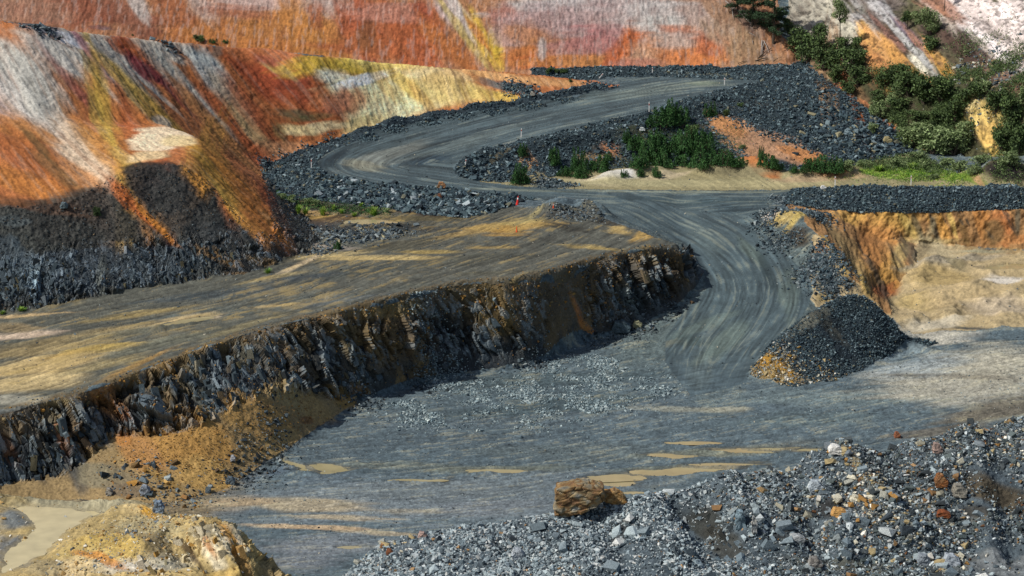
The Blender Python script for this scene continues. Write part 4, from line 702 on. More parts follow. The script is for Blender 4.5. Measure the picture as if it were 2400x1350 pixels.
F_ = zi('fore'); bare = 1-.97*np.clip(1.5*near(F_, (2370,1322,1.8),(2300,1338,1.3),(2440,1310,2.5),(1655,1240,1.0),(1700,1290,1.0),(1840,1240,.8),(1450,1250,.7),(2290,1195,.9),(1950,1200,.7),(2340,1150,1.2)), 0, 1); clump = sstep(-.55, .35, fbm(X1[F_]*.5, Y1[F_]*.5, oct=2, seed=201))
right = sstep(8, 20, X1[F_])
scatter('front', F_, 52000, .09, .40, BRIGHT, 2.6, PROTO_S, (.3+clump*(1.1-right))*bare)
scatter('front', F_, 14000, .09, .40, RUSTY, 2.6, PROTO_S, (.3+clump)*right*bare)
hol = 1-.9*np.clip(near(F_, (1650,1235,1.3),(1700,1285,1.6),(1770,1290,1.5),(1950,1200,.9)), 0, 1)
scatter('front', F_, 9000, .15, .6, BRIGHT, 2.6, None, (.1+clump)*(1.2-right)*hol*bare, big=.42)
scatter('front', F_, 9500, .14, .7, RUSTY, 2.6, None, (.1+clump)*right*bare, big=.42)
scatter('front', F_, 520, .2, .8, PALE, 2.4, None, near(F_, (1960,1060,1.2),(2000,1110,1.5),(2060,1150,1.5),(2000,1190,2),(2380,1010,3),(2150,1230,3),(900,1290,1.2)), big=.62)
scatter('front', F_, 700, .22, 1.1, BRIGHT, 2.2, None, near(F_, (1250,1310,6),(2200,1280,5),(1950,1260,4)), big=.62)
O_ = zi('outbank'); scatter('outer', O_, 17000, .13, .6, TEAL, 2.6, PROTO_S, .3+near(O_, (850,450,7),(1050,470,7),(680,420,5)))
scatter('outer', O_, 900, .35, .9, TEAL+[('9aa4a6', 1)], 2.6, None, near(O_, (900,450,6),(1050,470,6)))
B_ = zi('bank'); wB = sstep(.02, .10, slope[B_]+.0)*.0+1.0
tanm = 1-np.clip(near(B_, (1740,320,2.2),(1830,350,2.4),(1690,290,1.2),(1880,370,2.0),(1790,365,2)), 0, 1); tanm = sstep(.2, .7, tanm)
scatter('embank', B_, 30000, .12, .55, TEAL, 2.6, PROTO_S, .02+tanm)
scatter('embank', B_, 900, .3, .85, TEAL+[('8a8468', 1)], 2.6, None, near(B_, (2000,320,5),(2080,340,4),(1100,400,3)))
b_ = zi('berm'); scatter('berm', b_, 13000, .10, .45, TEAL, 2.6, PROTO_S)
p_ = zi('pile'); wp = 1-np.clip(near(p_, (1800,850,1.5),(1830,880,1.5)), 0, .95)
wp = wp*(1-np.clip(near(p_, (1900,752,1.0),(1930,745,1.0),(1960,790,.9),(1980,830,.8)), 0, .85)); scatter('heap', p_, 15000, .07, .30, TEAL, 2.6, PROTO_S, wp); scatter('heap', p_, 1400, .09, .4, PALE+[('8f7034', 5), ('7c6c4c', 3)], 2.5, PROTO_S, near(p_, (1800,865,1.7),(1840,885,1.5),(1830,840,1.2),(1950,890,1.5)))
# gravel spilled on the floors
l_ = zi('floor', 'face'); scatter('spill', l_, 11000, .10, .34, LIGHT, 2.8, PROTO_S, near(l_, (1350,865,2.2),(1400,850,1.8),(1300,900,2.4),(1450,890,2.2),(1150,930,2.4),(1050,900,2.0),(1250,960,3),(1400,950,2.5),(950,950,2),(1520,910,1.8),(1000,975,2))*sstep(-.3, .4, fbm(X1[l_]*.9, Y1[l_]*.9, oct=2, seed=203)))
scatter('spill', l_, 4500, .10, .5, DARK+GREY, 2.6, PROTO_S, near(l_, (1250,855,1.5),(1400,795,1.5),(1500,770,1.5),(1580,730,1.3),(1000,900,1.8),(850,945,1.5),(620,1090,1.5),(560,1130,1.5),(650,1020,1.2),(1450,760,1.2)))
scatter('spill', l_, 420, .12, .7, OCHRE+GREY, 2.4, None, near(l_, (300,1110,1.5),(340,1150,1.5),(400,1165,1.5),(360,1090,1.2),(450,1170,1.6)))
ta = zi('face'); scatter('spill', ta, 3000, .06, .16, OCHRE, 3, PROTO_S, near(ta, (560,960,2),(480,1040,2.5),(420,1080,2.5),(700,950,2),(330,1060,2)))
k_ = zi('knob'); scatter('mound', k_, 2600, .07, .35, PALE+[('b0905c', 3)], 2.5, PROTO_S, .15+near(k_, (330,1240,3),(380,1215,2),(250,1300,2.5),(330,1330,2.5),(440,1215,1.5),(180,1330,1.5)))
d_ = zi('ldark'); scatter('slope', d_, 15000, .05, .2, DARK+[('6a5c48', 1)], 2.4, PROTO_S)
m_ = zi('bench'); scatter('mound2', m_, 2200, .12, .6, GREY+[('a09878', 1)], 2.5, PROTO_S, near(m_, (1330,492,1.6),(1380,505,1.4),(800,555,2.5),(740,590,1.2),(900,545,2)))
f_ = zi('floor', 'bench', 'road', 'pitr', 'strip'); scatter('sparse', f_, 8000, .05, .22, GREY+[('a8a290', 3)], 2.6, PROTO_S); f2_ = zi('floor'); scatter('sparse', f2_, 12000, .05, .16, LIGHT+GREY, 3, PROTO_S, sstep(-.5, .4, fbm(X1[f2_]*.35, Y1[f2_]*.7, oct=3, seed=204)))
s_ = zi('strip', 'pitr', 'road', 'floor', 'bench', 'ywall'); scatter('edge', s_, 6500, .12, .5, TEAL+GREY, 2.6, PROTO_S, near(s_, (1935,620,1.5),(1950,660,1.5),(1930,590,1.2),(1830,570,1.2),(1790,530,1),(1800,500,1),(1285,432,1),(1330,434,.8),(1840,470,1.0),(1900,500,1.5),(1900,630,1.2)))
hedge = zi('lhill', 'road'); 
scatter('edge', hedge, 3500, .12, .5, TEAL, 2.6, PROTO_S, near(hedge, *[(int(a), int(b), .9) for a, b in [(1400,205),(1320,222),(1240,240),(1160,250),(1080,262),(1000,276),(920,294),(850,312),(790,335),(740,352),(690,372),(640,390)]]))
hl_ = zi('lhill'); scatter('edge', hl_, 900, .12, .5, TEAL, 2.6, PROTO_S, near(hl_, (1200,206,.9),(1240,214,.8),(1290,222,.9),(1340,206,.9),(1370,200,.8)))
scatter('edge', hl_, 160, .2, .8, GREY, 2.4, PROTO_S, near(hl_, (60,55,1),(100,64,1),(235,72,.7),(370,94,.9),(385,100,.8),(440,96,1)))
wl = zi('wall', 'rhill'); scatter('edge', wl, 900, .15, .7, GREY+PALE, 2.4, PROTO_S, near(wl, (1600,172,2),(1700,172,2),(1800,170,2),(2300,150,2.5),(2350,180,2.5)))
def slab_field(key, idx, wts, n, up, smin, smax, dark, seed_=0):
    c = np.cumsum(wts*AREA[idx]); pick = idx[np.searchsorted(c, rng.uniform(0, c[-1], n)).clip(0, len(idx)-1)]
    nrm = Nn.reshape(-1, 3)[pick].astype(float); u_ = np.array(up, float); u_ /= np.linalg.norm(u_); u_ = u_+rng.randn(n, 3)*.2; u_ /= np.linalg.norm(u_, axis=1)[:, None]
    b_ = np.cross(u_, nrm+rng.randn(n, 3)*.35); b_ /= np.linalg.norm(b_, axis=1)[:, None]; c_ = np.cross(b_, u_)
    s = np.minimum(smin*(1-rng.uniform(0, 1, n))**(-1/2.0), smax)*.5
    dim = np.stack([s*rng.uniform(.25, .8, n), s*rng.uniform(.2, .5, n), s*rng.uniform(.7, 1.6, n)], 1)
    R = np.stack([b_, c_, u_], 2); pos = Pd[pick]-nrm*(dim[:, 1]*.6)[:, None]; col = np.clip(Cf[pick]*rng.uniform(.5, 1.6, (n, 1)), .01, .8); hx = np.array([hexc(h) for h, _ in dark]); g = rng.rand(n) < .55; col[g] = hx[rng.randint(0, len(hx), n)][g]*rng.uniform(.8, 1.3, (n, 1))[g]
    L = STUFF.setdefault(key, [[], [], [], 0]); pi = rng.randint(0, len(SLAB), n)
    for p in range(len(SLAB)):
        k = np.where(pi == p)[0]; V, F = SLAB[p]
        W_ = np.einsum('nij,nvj->nvi', R[k], V[None]*dim[k][:, None])+pos[k][:, None]; nv = len(V)
        L[0].append(W_.reshape(-1, 3)); L[1].append((F[None]+(np.arange(len(k))*nv)[:, None, None]).reshape(-1, 3)+L[3]); L[2].append(np.repeat(col[k], nv, 0)); L[3] += nv*len(k)
fi = zi('face'); slab_w = face_cliff[fi]*sstep(-.35, .2, fbm(X1[fi]*.35, Z1[fi]*.4, oct=2, seed=207))
SLC = [('2a3338', 1), ('343f44', 1), ('465257', 1), ('5c686c', 1), ('4a4634', 1), ('22282a', 1)]
drim = pdist(X1[fi], Y1[fi], SM['rim'])[0]; slab_field('slabs', fi, slab_w*sstep(.5, 1.0, drim), 1600, (-.42, .35, 1), .2, .8, SLC); scatter('spill', fi, 2600, .07, .4, OCHRE+[('7c6c4c', 3)], 2.4, PROTO_S, np.exp(-(drim/.5)**2)+.02); bi_ = zi('bench'); scatter('spill', bi_, 900, .07, .3, OCHRE+GREY, 2.6, PROTO_S, np.exp(-(pdist(X1[bi_], Y1[bi_], SM['rim'])[0]/.5)**2)); slab_field('slabs', zi('knob'), near(zi('knob'), (540,1270,1.3),(450,1280,1.5),(400,1320,1.5)), 120, (-.5, .3, 1), .25, .9, [('a89c80', 1), ('8c8468', 1), ('c0b69c', 1), ('a07c40', 1)])
di = zi('ldark'); slab_field('slabs', di, sstep(9.4, 8.2, Z1[di])*sstep(-20, -23, X1[di])*sstep(.12, .25, slope[di])*sstep(-.4, .2, fbm(X1[di]*.4, Z1[di]*.5, oct=2, seed=209)), 1300, (-.12, .3, 1), .18, .6, SLC)
slab_field('slabs', F_, near(F_, (1740,1240,1.6),(1680,1270,1.5),(1610,1320,2)), 110, (-.6, .4, 1), .3, .9, [('5c6c74', 1), ('78868c', 1), ('3c464c', 1)])
SN = dict(slabs=('rock_slabs', 'leaning broken slate slabs jutting from the rock faces'), front=('rubble', 'crushed grey and rusty rubble covering the front ridge'), outer=('rubble', 'dark blue grey rubble spilling down outside the hairpin bend'), embank=('rubble', 'dark rubble covering the embankment below the upper road'), berm=('gravel', 'dark gravel covering the long berm above the ochre wall'),
          heap=('gravel', 'crushed rock covering the dark spoil heap'), spill=('gravel', 'broken stone spilled along the foot of the rock face'), mound=('gravel', 'pale gravel on the muddy mound in the near corner'), slope=('scree', 'dark scree on the slope under the clay hillside'),
          mound2=('gravel', 'loose stones in low mounds on the bench'), sparse=('gravel', 'small stones scattered over the pit floor and roads'), edge=('gravel', 'dark crushed rock along the edges of the haul road'))
for k, L in STUFF.items():
    nm, lb = SN[k]; link(nm, mesh_from(nm, np.concatenate(L[0]), np.concatenate(L[1]), M_STONE, np.concatenate(L[2])), label=lb, cat_=nm, kind='stuff')
print("rocks", sum(len(x) for L in STUFF.values() for x in L[1]), len(BIG), round(time.time()-T0, 1))
BIG.sort(key=lambda t: -t[0])
names = {}
def cname(h):
    r, g, b = [int(h[i:i+2], 16) for i in (0, 2, 4)]
    if r-b > 60: return 'rusty orange'
    if r-b > 25: return 'rusty brown' if r < 150 else 'tan'
    v = (r+g+b)/3
    return 'pale grey' if v > 150 else 'light grey' if v > 115 else 'mid grey' if v > 85 else 'dark grey'
def where_front(px, py):
    if px < 1150: a = 'at the low left end of the front rubble ridge'
    elif px < 1500: a = 'on the rubble ridge left of and below the orange boulder'
    elif px < 1850: a = 'on the rubble ridge right of the orange boulder'
    elif px < 2120: a = 'on the rubble slope under the white peak'
    else: a = 'on the rubble slope near the right edge'
    return a
mcache = {}
for i, (s, pos, R, ci, hx, pi, key) in enumerate(BIG[:260]):
    kk_ = (hx, pi % 6)
    if kk_ not in mcache:
        V, F = PROTO[pi % 6]; mcache[kk_] = mesh_from('rock', V, F, M_STONE, np.repeat(hexc(hx)[None], len(V), 0)*rng.uniform(.85, 1.15))
    px, py = proj(pos); wh = where_front(px, py); cn = cname(hx); sz = 'large' if s > .45 else 'small'
    o = link('rock', mcache[kk_], label=f'{sz} angular {cn} rock {wh}', cat_='rock', group=f'{sz} {cn} rocks {wh}')
    M = np.eye(4); M[:3, :3] = R*s*np.array([1.0, 1.0, 1.0]); M[:3, 3] = pos
    from mathutils import Matrix
    o.matrix_world = Matrix(M.tolist())
# ---------------------------------------------------------------- single rocks that stand out
def fine_rock(name, pts_, cols, seed, amp=.12, strata=.0, subd=4, lab='', loc=(0, 0, 0), rz=0):
    bm = bmesh.new(); vs_ = [bm.verts.new(p) for p in pts_]; bmesh.ops.convex_hull(bm, input=vs_)
    bmesh.ops.delete(bm, geom=[v for v in bm.verts if not v.link_faces], context='VERTS'); bmesh.ops.triangulate(bm, faces=bm.faces)
    for _ in range(subd): bmesh.ops.subdivide_edges(bm, edges=bm.edges[:], cuts=1, use_grid_fill=True)
    bm.normal_update(); bm.verts.index_update()
    V = np.array([v.co[:] for v in bm.verts]); N_ = np.array([v.normal[:] for v in bm.verts]); F = [[v.index for v in f.verts] for f in bm.faces]; bm.free()
    S = np.abs(V).max(); x, y, z = (V/S).T
    f1, f2, r = cells(x*3+.4*fbm(x*3, y*3, z*3, seed=seed), y*3, z*5, seed); q = fbm(x*5, y*5, z*7, oct=3, seed=seed+1); st = vnoise(x*1.2+y, y*2, (z+.35*x)*9, seed=seed+2)
    V = V+N_*(amp*S*(.8*(r-.5)+.35*q-.3*(1-sstep(0, .12, f2-f1))+strata*st))[:, None]
    C = np.array([hexc(c) for c in cols]); k = np.clip((fbm(x*3, y*3, z*4, oct=3, seed=seed+3)*.9+.5)*(len(cols)-1), 0, len(cols)-1.001); i = k.astype(int); f = (k-i)[:, None]
    c = C[i]*(1-f)+C[i+1]*f; c = c*(1+.35*st*strata*2+.3*q)[:, None]
    F = np.array(F); o = link(name, mesh_from(name, V, F, M_ROCK, np.clip(c, .01, .9)), label=lab, cat_='boulder' if name == 'boulder' else 'rock'); o.location = loc; o.rotation_euler = (0, 0, rz); return o
def px_shape(outline, py_base, depth, y=None, seed=1):
    """rock outline in the photo -> points of a solid of that real size, centred at its base"""
    C = hit(*py_base) if y is None else PY(*py_base, y); r_ = np.random.RandomState(seed); out = []
    for (px, py) in outline:
        p = PY(px, py, C[1]); 
        for s_ in (-.5, .5): out.append([p[0]-C[0], s_*depth*r_.uniform(.7, 1.0)+r_.uniform(-.05, .05), p[2]-C[2]])
    return C, out
C, o_ = px_shape([(1303,1128),(1345,1118),(1392,1120),(1412,1130),(1420,1160),(1396,1176),(1360,1192),(1325,1203),(1299,1196)], (1345,1203), 1.9, seed=3)
fine_rock('boulder', o_, ['62625c','857a62','84683f','6c4f34','80704f','98968c'], 31, .07, .35, 5, 'large block of orange brown layered rock perched on the rubble ridge', C).scale = (1, 1, .86)
C2, o_ = px_shape([(1415,1152),(1440,1148),(1460,1158),(1469,1172),(1455,1180),(1430,1176),(1412,1170)], (1440,1180), 1.0, seed=5)
fine_rock('boulder', o_, ['94743e','8c6434','9c8458','705034'], 33, .09, .3, 4, 'smaller yellow orange rock leaning against the right side of the big boulder', C2)
def simple(px, py, wpx, hpx, cols, lab, seed, dep=.8, name='rock'):
    h = [(px-wpx*.5, py-hpx*.35),(px-wpx*.3, py-hpx),(px+wpx*.15, py-hpx*.95),(px+wpx*.5, py-hpx*.5),(px+wpx*.42, py),(px-wpx*.4, py)]
    C_, o2 = px_shape(h, (px, py), max(.3, wpx/FPX*np.linalg.norm(hit(px, py)-[0, 0, CAM_H])*dep), seed=seed); fine_rock(name, o2, cols, seed, .10, .15, 3, lab, C_)
for a in [
 (1958,1062,34,20,['c9c9c4','e0ded6','a8a8a0'],'white rock at the very peak of the front rubble ridge',41),
 (2103,1026,15,14,['8f5a3c','7a4a30'],'small rusty brown rock on the ridge skyline right of the white peak',42),
 (1968,1212,42,20,['b07c3c','c49a5c','8f6030'],'flat orange slab in the dark hollow under the white peak',43),
 (1912,1152,34,26,['8c969c','a0a8ac'],'large pale grey rock left of and below the white peak',44),
 (1768,1250,14,40,['a09c90','7c848a'],'tall pale slab leaning in the dark gully of the rubble ridge',45),
 (1735,1240,26,44,['5c7078','7a8c94'],'blue grey fractured slab leaning beside the pale slab in the gully',46),
 (990,1264,22,18,['b0988c','9a7c70'],'pinkish pale rock on the crest near the low end of the ridge',47),
 (897,1286,14,12,['a87c54','8f6844'],'small tan rock at the far left tip of the front rubble ridge',48),
 (913,1300,17,14,['8a5434','75482c'],'rusty brown rock just below the left tip of the rubble ridge',49),
 (1214,1310,30,26,['a0a6aa','8a9298'],'pale rounded rock at the bottom centre of the rubble ridge',50),
 (1868,1268,36,16,['8a8f90','a4a6a4'],'long flat grey slab low on the rubble slope right of the gully',51),
 (1780+130,1330,34,24,['5c5650','8c8a84'],'dark rock with a pale face on the lowest rubble by the bottom edge',52),
 (2230,1325,40,26,['8f989e','a4aab0'],'large pale grey slab at the bottom right beside flat ground',53),
 (2165,1325,30,28,['868e94','767e84'],'grey block left of the pale slab at the bottom right',54),
 (2248,1162,34,28,['8f8a7c','6c6860'],'greyish tan block in the brown part of the right rubble slope',55),
 (2205,1140,30,30,['8f5a2c','6c4424','a07c54'],'dark rusty orange block in the brown part of the right slope',56),
 (2197,1062,24,24,['9c8478','7c6c64'],'pinkish brown block high on the right rubble slope',57),
 (2210,1210,34,14,['8a4c2c','70401f'],'low rusty red rock above the flat grey rubble on the right',58),
 (1035,442,20,16,['a8805c','9c6c40','b59878'],'tan boulder at the edge of the hairpin road',59),
 (1030,466,12,12,['7c4c34','8f5c3c'],'small rusty rock below the tan boulder by the hairpin',60),
 (372,1200,26,26,['8090a0','6c7a88'],'blue grey boulder at the foot of the sandy talus',61),
 (340,1160,24,24,['9098a0','7c848c'],'pale grey boulder behind the muddy mound',62),
 (256,1160,16,18,['a09c94','8a867c'],'pale rock on the low bank behind the muddy pool',63),
 (546,1080,12,14,['b0b0b0','8f9498'],'small white rock lying on the orange talus',64),
 (1455,776,44,26,['38444a','4c5c62','2c363c'],'dark blue grey boulder at the foot of the rock face by the road',65),
 (1494,768,22,16,['7c7c5c','8f8c70'],'small olive rock beside the dark boulder at the face foot',66),
 (2081,336,22,16,['a0946c','8a805c'],'tan block among dark rubble at the right end of the embankment',67),
 (1248,224,10,9,['c0b8a8','a09888'],'small white stone in the dark berm beside the upper road',68),
 (1505,306,14,8,['c8ccc8','b0b4b0'],'small white stone on the dark bank left of the shrubs',69),
 (540,1135,22,18,['4c5860','5e6a70'],'dark grey block at the toe of the talus by the floor',70),
 (150,488,18,14,['5c6c70','6e7c80'],'grey rock in the middle of the dark slope',71),
 (1930,443,14,8,['d0d0cc','b8b8b4'],'small white block at the left end of the gravel berm',72),
]: simple(*a)
# ---------------------------------------------------------------- puddles
def water_mat(h, nm):
    m, t, b = new_mat(nm)
    g_ = t.nodes.new("ShaderNodeNewGeometry"); q_ = t.nodes.new("ShaderNodeTexNoise"); q_.inputs['Scale'].default_value = .9; q_.inputs['Detail'].default_value = 5; t.links.new(g_.outputs['Position'], q_.inputs['Vector'])
    x_ = t.nodes.new("ShaderNodeMix"); x_.data_type = 'RGBA'; x_.inputs[6].default_value = (*(hexc(h)*.62), 1); x_.inputs[7].default_value = (*(hexc(h)*1.1), 1); t.links.new(q_.outputs['Fac'], x_.inputs[0]); t.links.new(x_.outputs[2], b.inputs['Base Color'])
    b.inputs['Roughness'].default_value = .12; b.inputs['Specular IOR Level'].default_value = .5
    n = t.nodes.new("ShaderNodeTexNoise"); n.inputs['Scale'].default_value = 3; bp = t.nodes.new("ShaderNodeBump"); bp.inputs['Strength'].default_value = .03; t.links.new(n.outputs['Fac'], bp.inputs['Height']); t.links.new(bp.outputs[0], b.inputs['Normal']); return m
MW = water_mat('d2c294', 'pale muddy water'); MW2 = water_mat('b0a47c', 'muddy water')
for k, (cx, cy, hx_, hy_, lv, a) in enumerate(PUD):
    n = 40; th = np.linspace(0, 2*math.pi, n, endpoint=False); V = np.stack([hx_*1.45*np.cos(th), hy_*1.45*np.sin(th), th*0], 1)
    ca, sa = math.cos(a), math.sin(a); V = np.stack([V[:, 0]*ca-V[:, 1]*sa, V[:, 0]*sa+V[:, 1]*ca, V[:, 2]], 1)
    V = np.concatenate([[[0, 0, 0]], V]); F = np.array([[0, 1+i, 1+(i+1) % n] for i in range(n)])
    o = link('puddle', mesh_from('puddle', V, F, MW2), kind='structure'); o.location = (cx, cy, lv+.004*k)
me_ = bpy.data.meshes.new('puddle'); cq = PQ.mean(0); me_.from_pydata([tuple((p+(p-cq)*.10)[:2])+(1.02,) for p in PQ], [], [list(range(len(PQ)))]); me_.materials.append(MW); link('puddle', me_, kind='structure')
# ---------------------------------------------------------------- plants
def leaf_mat(name, c1, c2):
    m, t, b = new_mat(name); N = t.nodes.new; g = N("ShaderNodeNewGeometry"); n = N("ShaderNodeTexNoise"); n.inputs['Scale'].default_value = 2.2; n.inputs['Detail'].default_value = 4
    t.links.new(g.outputs['Position'], n.inputs['Vector']); r = N("ShaderNodeValToRGB"); r.color_ramp.elements[0].position = .38; r.color_ramp.elements[1].position = .62
    r.color_ramp.elements[0].color = (*hexc(c1), 1); r.color_ramp.elements[1].color = (*hexc(c2), 1); t.links.new(n.outputs['Fac'], r.inputs[0])
    v = N("ShaderNodeMix"); v.data_type = 'RGBA'; v.blend_type = 'MULTIPLY'; v.inputs[0].default_value = 1
    o_ = N("ShaderNodeMapRange"); o_.inputs['To Min'].default_value = .6; o_.inputs['To Max'].default_value = 1.35; t.links.new(g.outputs['Random Per Island'], o_.inputs[0])
    t.links.new(r.outputs[0], v.inputs[6]); t.links.new(o_.outputs[0], v.inputs[7]); t.links.new(v.outputs[2], b.inputs['Base Color']); b.inputs['Roughness'].default_value = .7
    b.inputs['Specular IOR Level'].default_value = .2
    return m
LM = dict(D=leaf_mat('dark foliage', '38482c', '5c7040'), G=leaf_mat('green foliage', '2c4c28', '456a38'), O=leaf_mat('olive foliage', '55683c', '8c9c6c'), T=leaf_mat('grass blades', '5c8a2c', '96ac4c'), P=leaf_mat('pine needles', '2a3c28', '40563a'))
def bark_mat(n, h):
    m, t, b = new_mat(n); b.inputs['Base Color'].default_value = (*hexc(h), 1); b.inputs['Roughness'].default_value = .9
    x = t.nodes.new("ShaderNodeTexNoise"); x.inputs['Scale'].default_value = 25; r = t.nodes.new("ShaderNodeMix"); r.data_type = 'RGBA'; r.inputs[6].default_value = (*(hexc(h)*.5), 1); r.inputs[7].default_value = (*(hexc(h)*1.3), 1)
    t.links.new(x.outputs['Fac'], r.inputs[0]); t.links.new(r.outputs[2], b.inputs['Base Color']); return m
MB_ = bark_mat('bark', '4a4034'); MDEAD = bark_mat('bleached wood', 'a09890')
def tube(pts_, rads, sides=6):
    V = []; F = []
    pts_ = [np.array(p, float) for p in pts_]
    for i, (p, r) in enumerate(zip(pts_, rads)):
        d = pts_[min(i+1, len(pts_)-1)]-pts_[max(i-1, 0)]; d /= np.linalg.norm(d)+1e-9; a = np.cross(d, [0.3, .2, .9] if abs(d[2]) < .9 else [1, 0, 0]); a /= np.linalg.norm(a); b = np.cross(d, a)
        for k in range(sides): t = 2*math.pi*k/sides; V.append(p+r*(a*math.cos(t)+b*math.sin(t)))
    for i in range(len(pts_)-1):
        for k in range(sides): k2 = (k+1) % sides; F.append([i*sides+k, i*sides+k2, (i+1)*sides+k2, (i+1)*sides+k])
    return np.array(V), np.array(F)
def join(parts):
    V = []; F = []; n = 0
    for v, f in parts: V.append(v); F.append(f+n); n += len(v)
    return np.concatenate(V), np.concatenate(F)
def leaves(C, size, aspect=.5, up=0):
    n = len(C); a = rng.randn(n, 3); a[:, 2] += up; a /= np.linalg.norm(a, axis=1)[:, None]; b = np.cross(a, rng.randn(n, 3)); b /= np.linalg.norm(b, axis=1)[:, None]
    s = size*rng.uniform(.6, 1.3, (n, 1)); V = np.stack([C-a*s, C+b*s*aspect, C+a*s, C-b*s*aspect], 1).reshape(-1, 3)
    return V, np.arange(4*n).reshape(n, 4)
def crown_pts(lobes, n):
    out = []
    tot = sum(r**2 for c, r in lobes)
    for c, r in lobes:
        k = int(n*r*r/tot); p = rng.randn(k, 3); p /= np.linalg.norm(p, axis=1)[:, None]; q = rng.uniform(.45, 1.05, (k, 1)); p = p*q*r*(1+.25*vnoise(p[:, 0]*3+c[0]*9, p[:, 1]*3, p[:, 2]*3, seed=5))[:, None]
        out.append(p*[1, 1, .85]+c)
    return np.concatenate(out)
def bush_meshes(kind, v):
    """unit bush: 1 wide, 1 high"""
    if kind in 'DO':
        L = [(np.array([rng.uniform(-.28, .28), rng.uniform(-.28, .28), rng.uniform(.35, .78)]), rng.uniform(.10, .22)) for _ in range(15)]+[(np.array([0, 0, .4]), .3), (np.array([.2, 0, .22]), .2), (np.array([-.22, 0, .22]), .2)]
        V, F = leaves(crown_pts(L, 1500), .045, .5)
        st = [tube([(0, 0, -.15), c*[.4, .4, .5], c], [.03, .02, .008], 4) for c, r in L[:6]]
    elif kind == 'G':
        C = []; 
        st = []
        for k in range(13):
            x, y = rng.uniform(-.36, .36, 2); h = rng.uniform(.45, 1.0)*(1-1.1*abs(x)); t = rng.uniform(0, 1, 190); th = rng.uniform(0, 6.28, 190); r = .20*(1.05-t)*rng.uniform(.3, 1, 190)+.02
            C.append(np.stack([x+r*np.cos(th), y+r*np.sin(th), .05+h*t], 1)); st.append(tube([(x*.5, y*.5, -.15), (x, y, h*.9)], [.02, .006], 4))
        V, F = leaves(np.concatenate(C), .055, .22, up=1.3)
    else:
        n = 150; th = rng.uniform(0, 6.28, n); b = rng.uniform(0, .12, n); o_ = rng.uniform(.1, .5, n); h = rng.uniform(.4, 1.0, n)*(1-.5*o_)
        base = np.stack([b*np.cos(th), b*np.sin(th), -0.08+0*th], 1); midp = base+np.stack([o_*.35*np.cos(th), o_*.35*np.sin(th), h*.65], 1); tip = base+np.stack([o_*np.cos(th), o_*np.sin(th), h], 1)
        w_ = np.stack([-np.sin(th), np.cos(th), 0*th], 1)*.022
        V = np.stack([base-w_, base+w_, midp+w_, midp-w_, tip, tip+w_*.2], 1).reshape(-1, 3); i = np.arange(n)*6; F = np.concatenate([np.stack([i, i+1, i+2, i+3], 1), np.stack([i+3, i+2, i+5, i+4], 1)]); st = []
    return mesh_from('foliage', V, F, LM[kind]), (mesh_from('stem', *join(st), MB_) if st else None)
BM = {k: [bush_meshes(k, v) for v in range(3)] for k in 'DOGT'}
KN = dict(D=('shrub', 'dark green bushy shrub'), O=('shrub', 'olive green leafy shrub'), G=('sapling', 'bright green feathery sapling'), T=('grass_tussock', 'bright green grass tussock'))
ORD = ['first', 'second', 'third', 'fourth', 'fifth', 'sixth', 'seventh', 'eighth', 'ninth', 'tenth', 'eleventh', 'twelfth', 'thirteenth', 'fourteenth', 'fifteenth', 'sixteenth', 'seventeenth', 'eighteenth', 'nineteenth', 'twentieth']
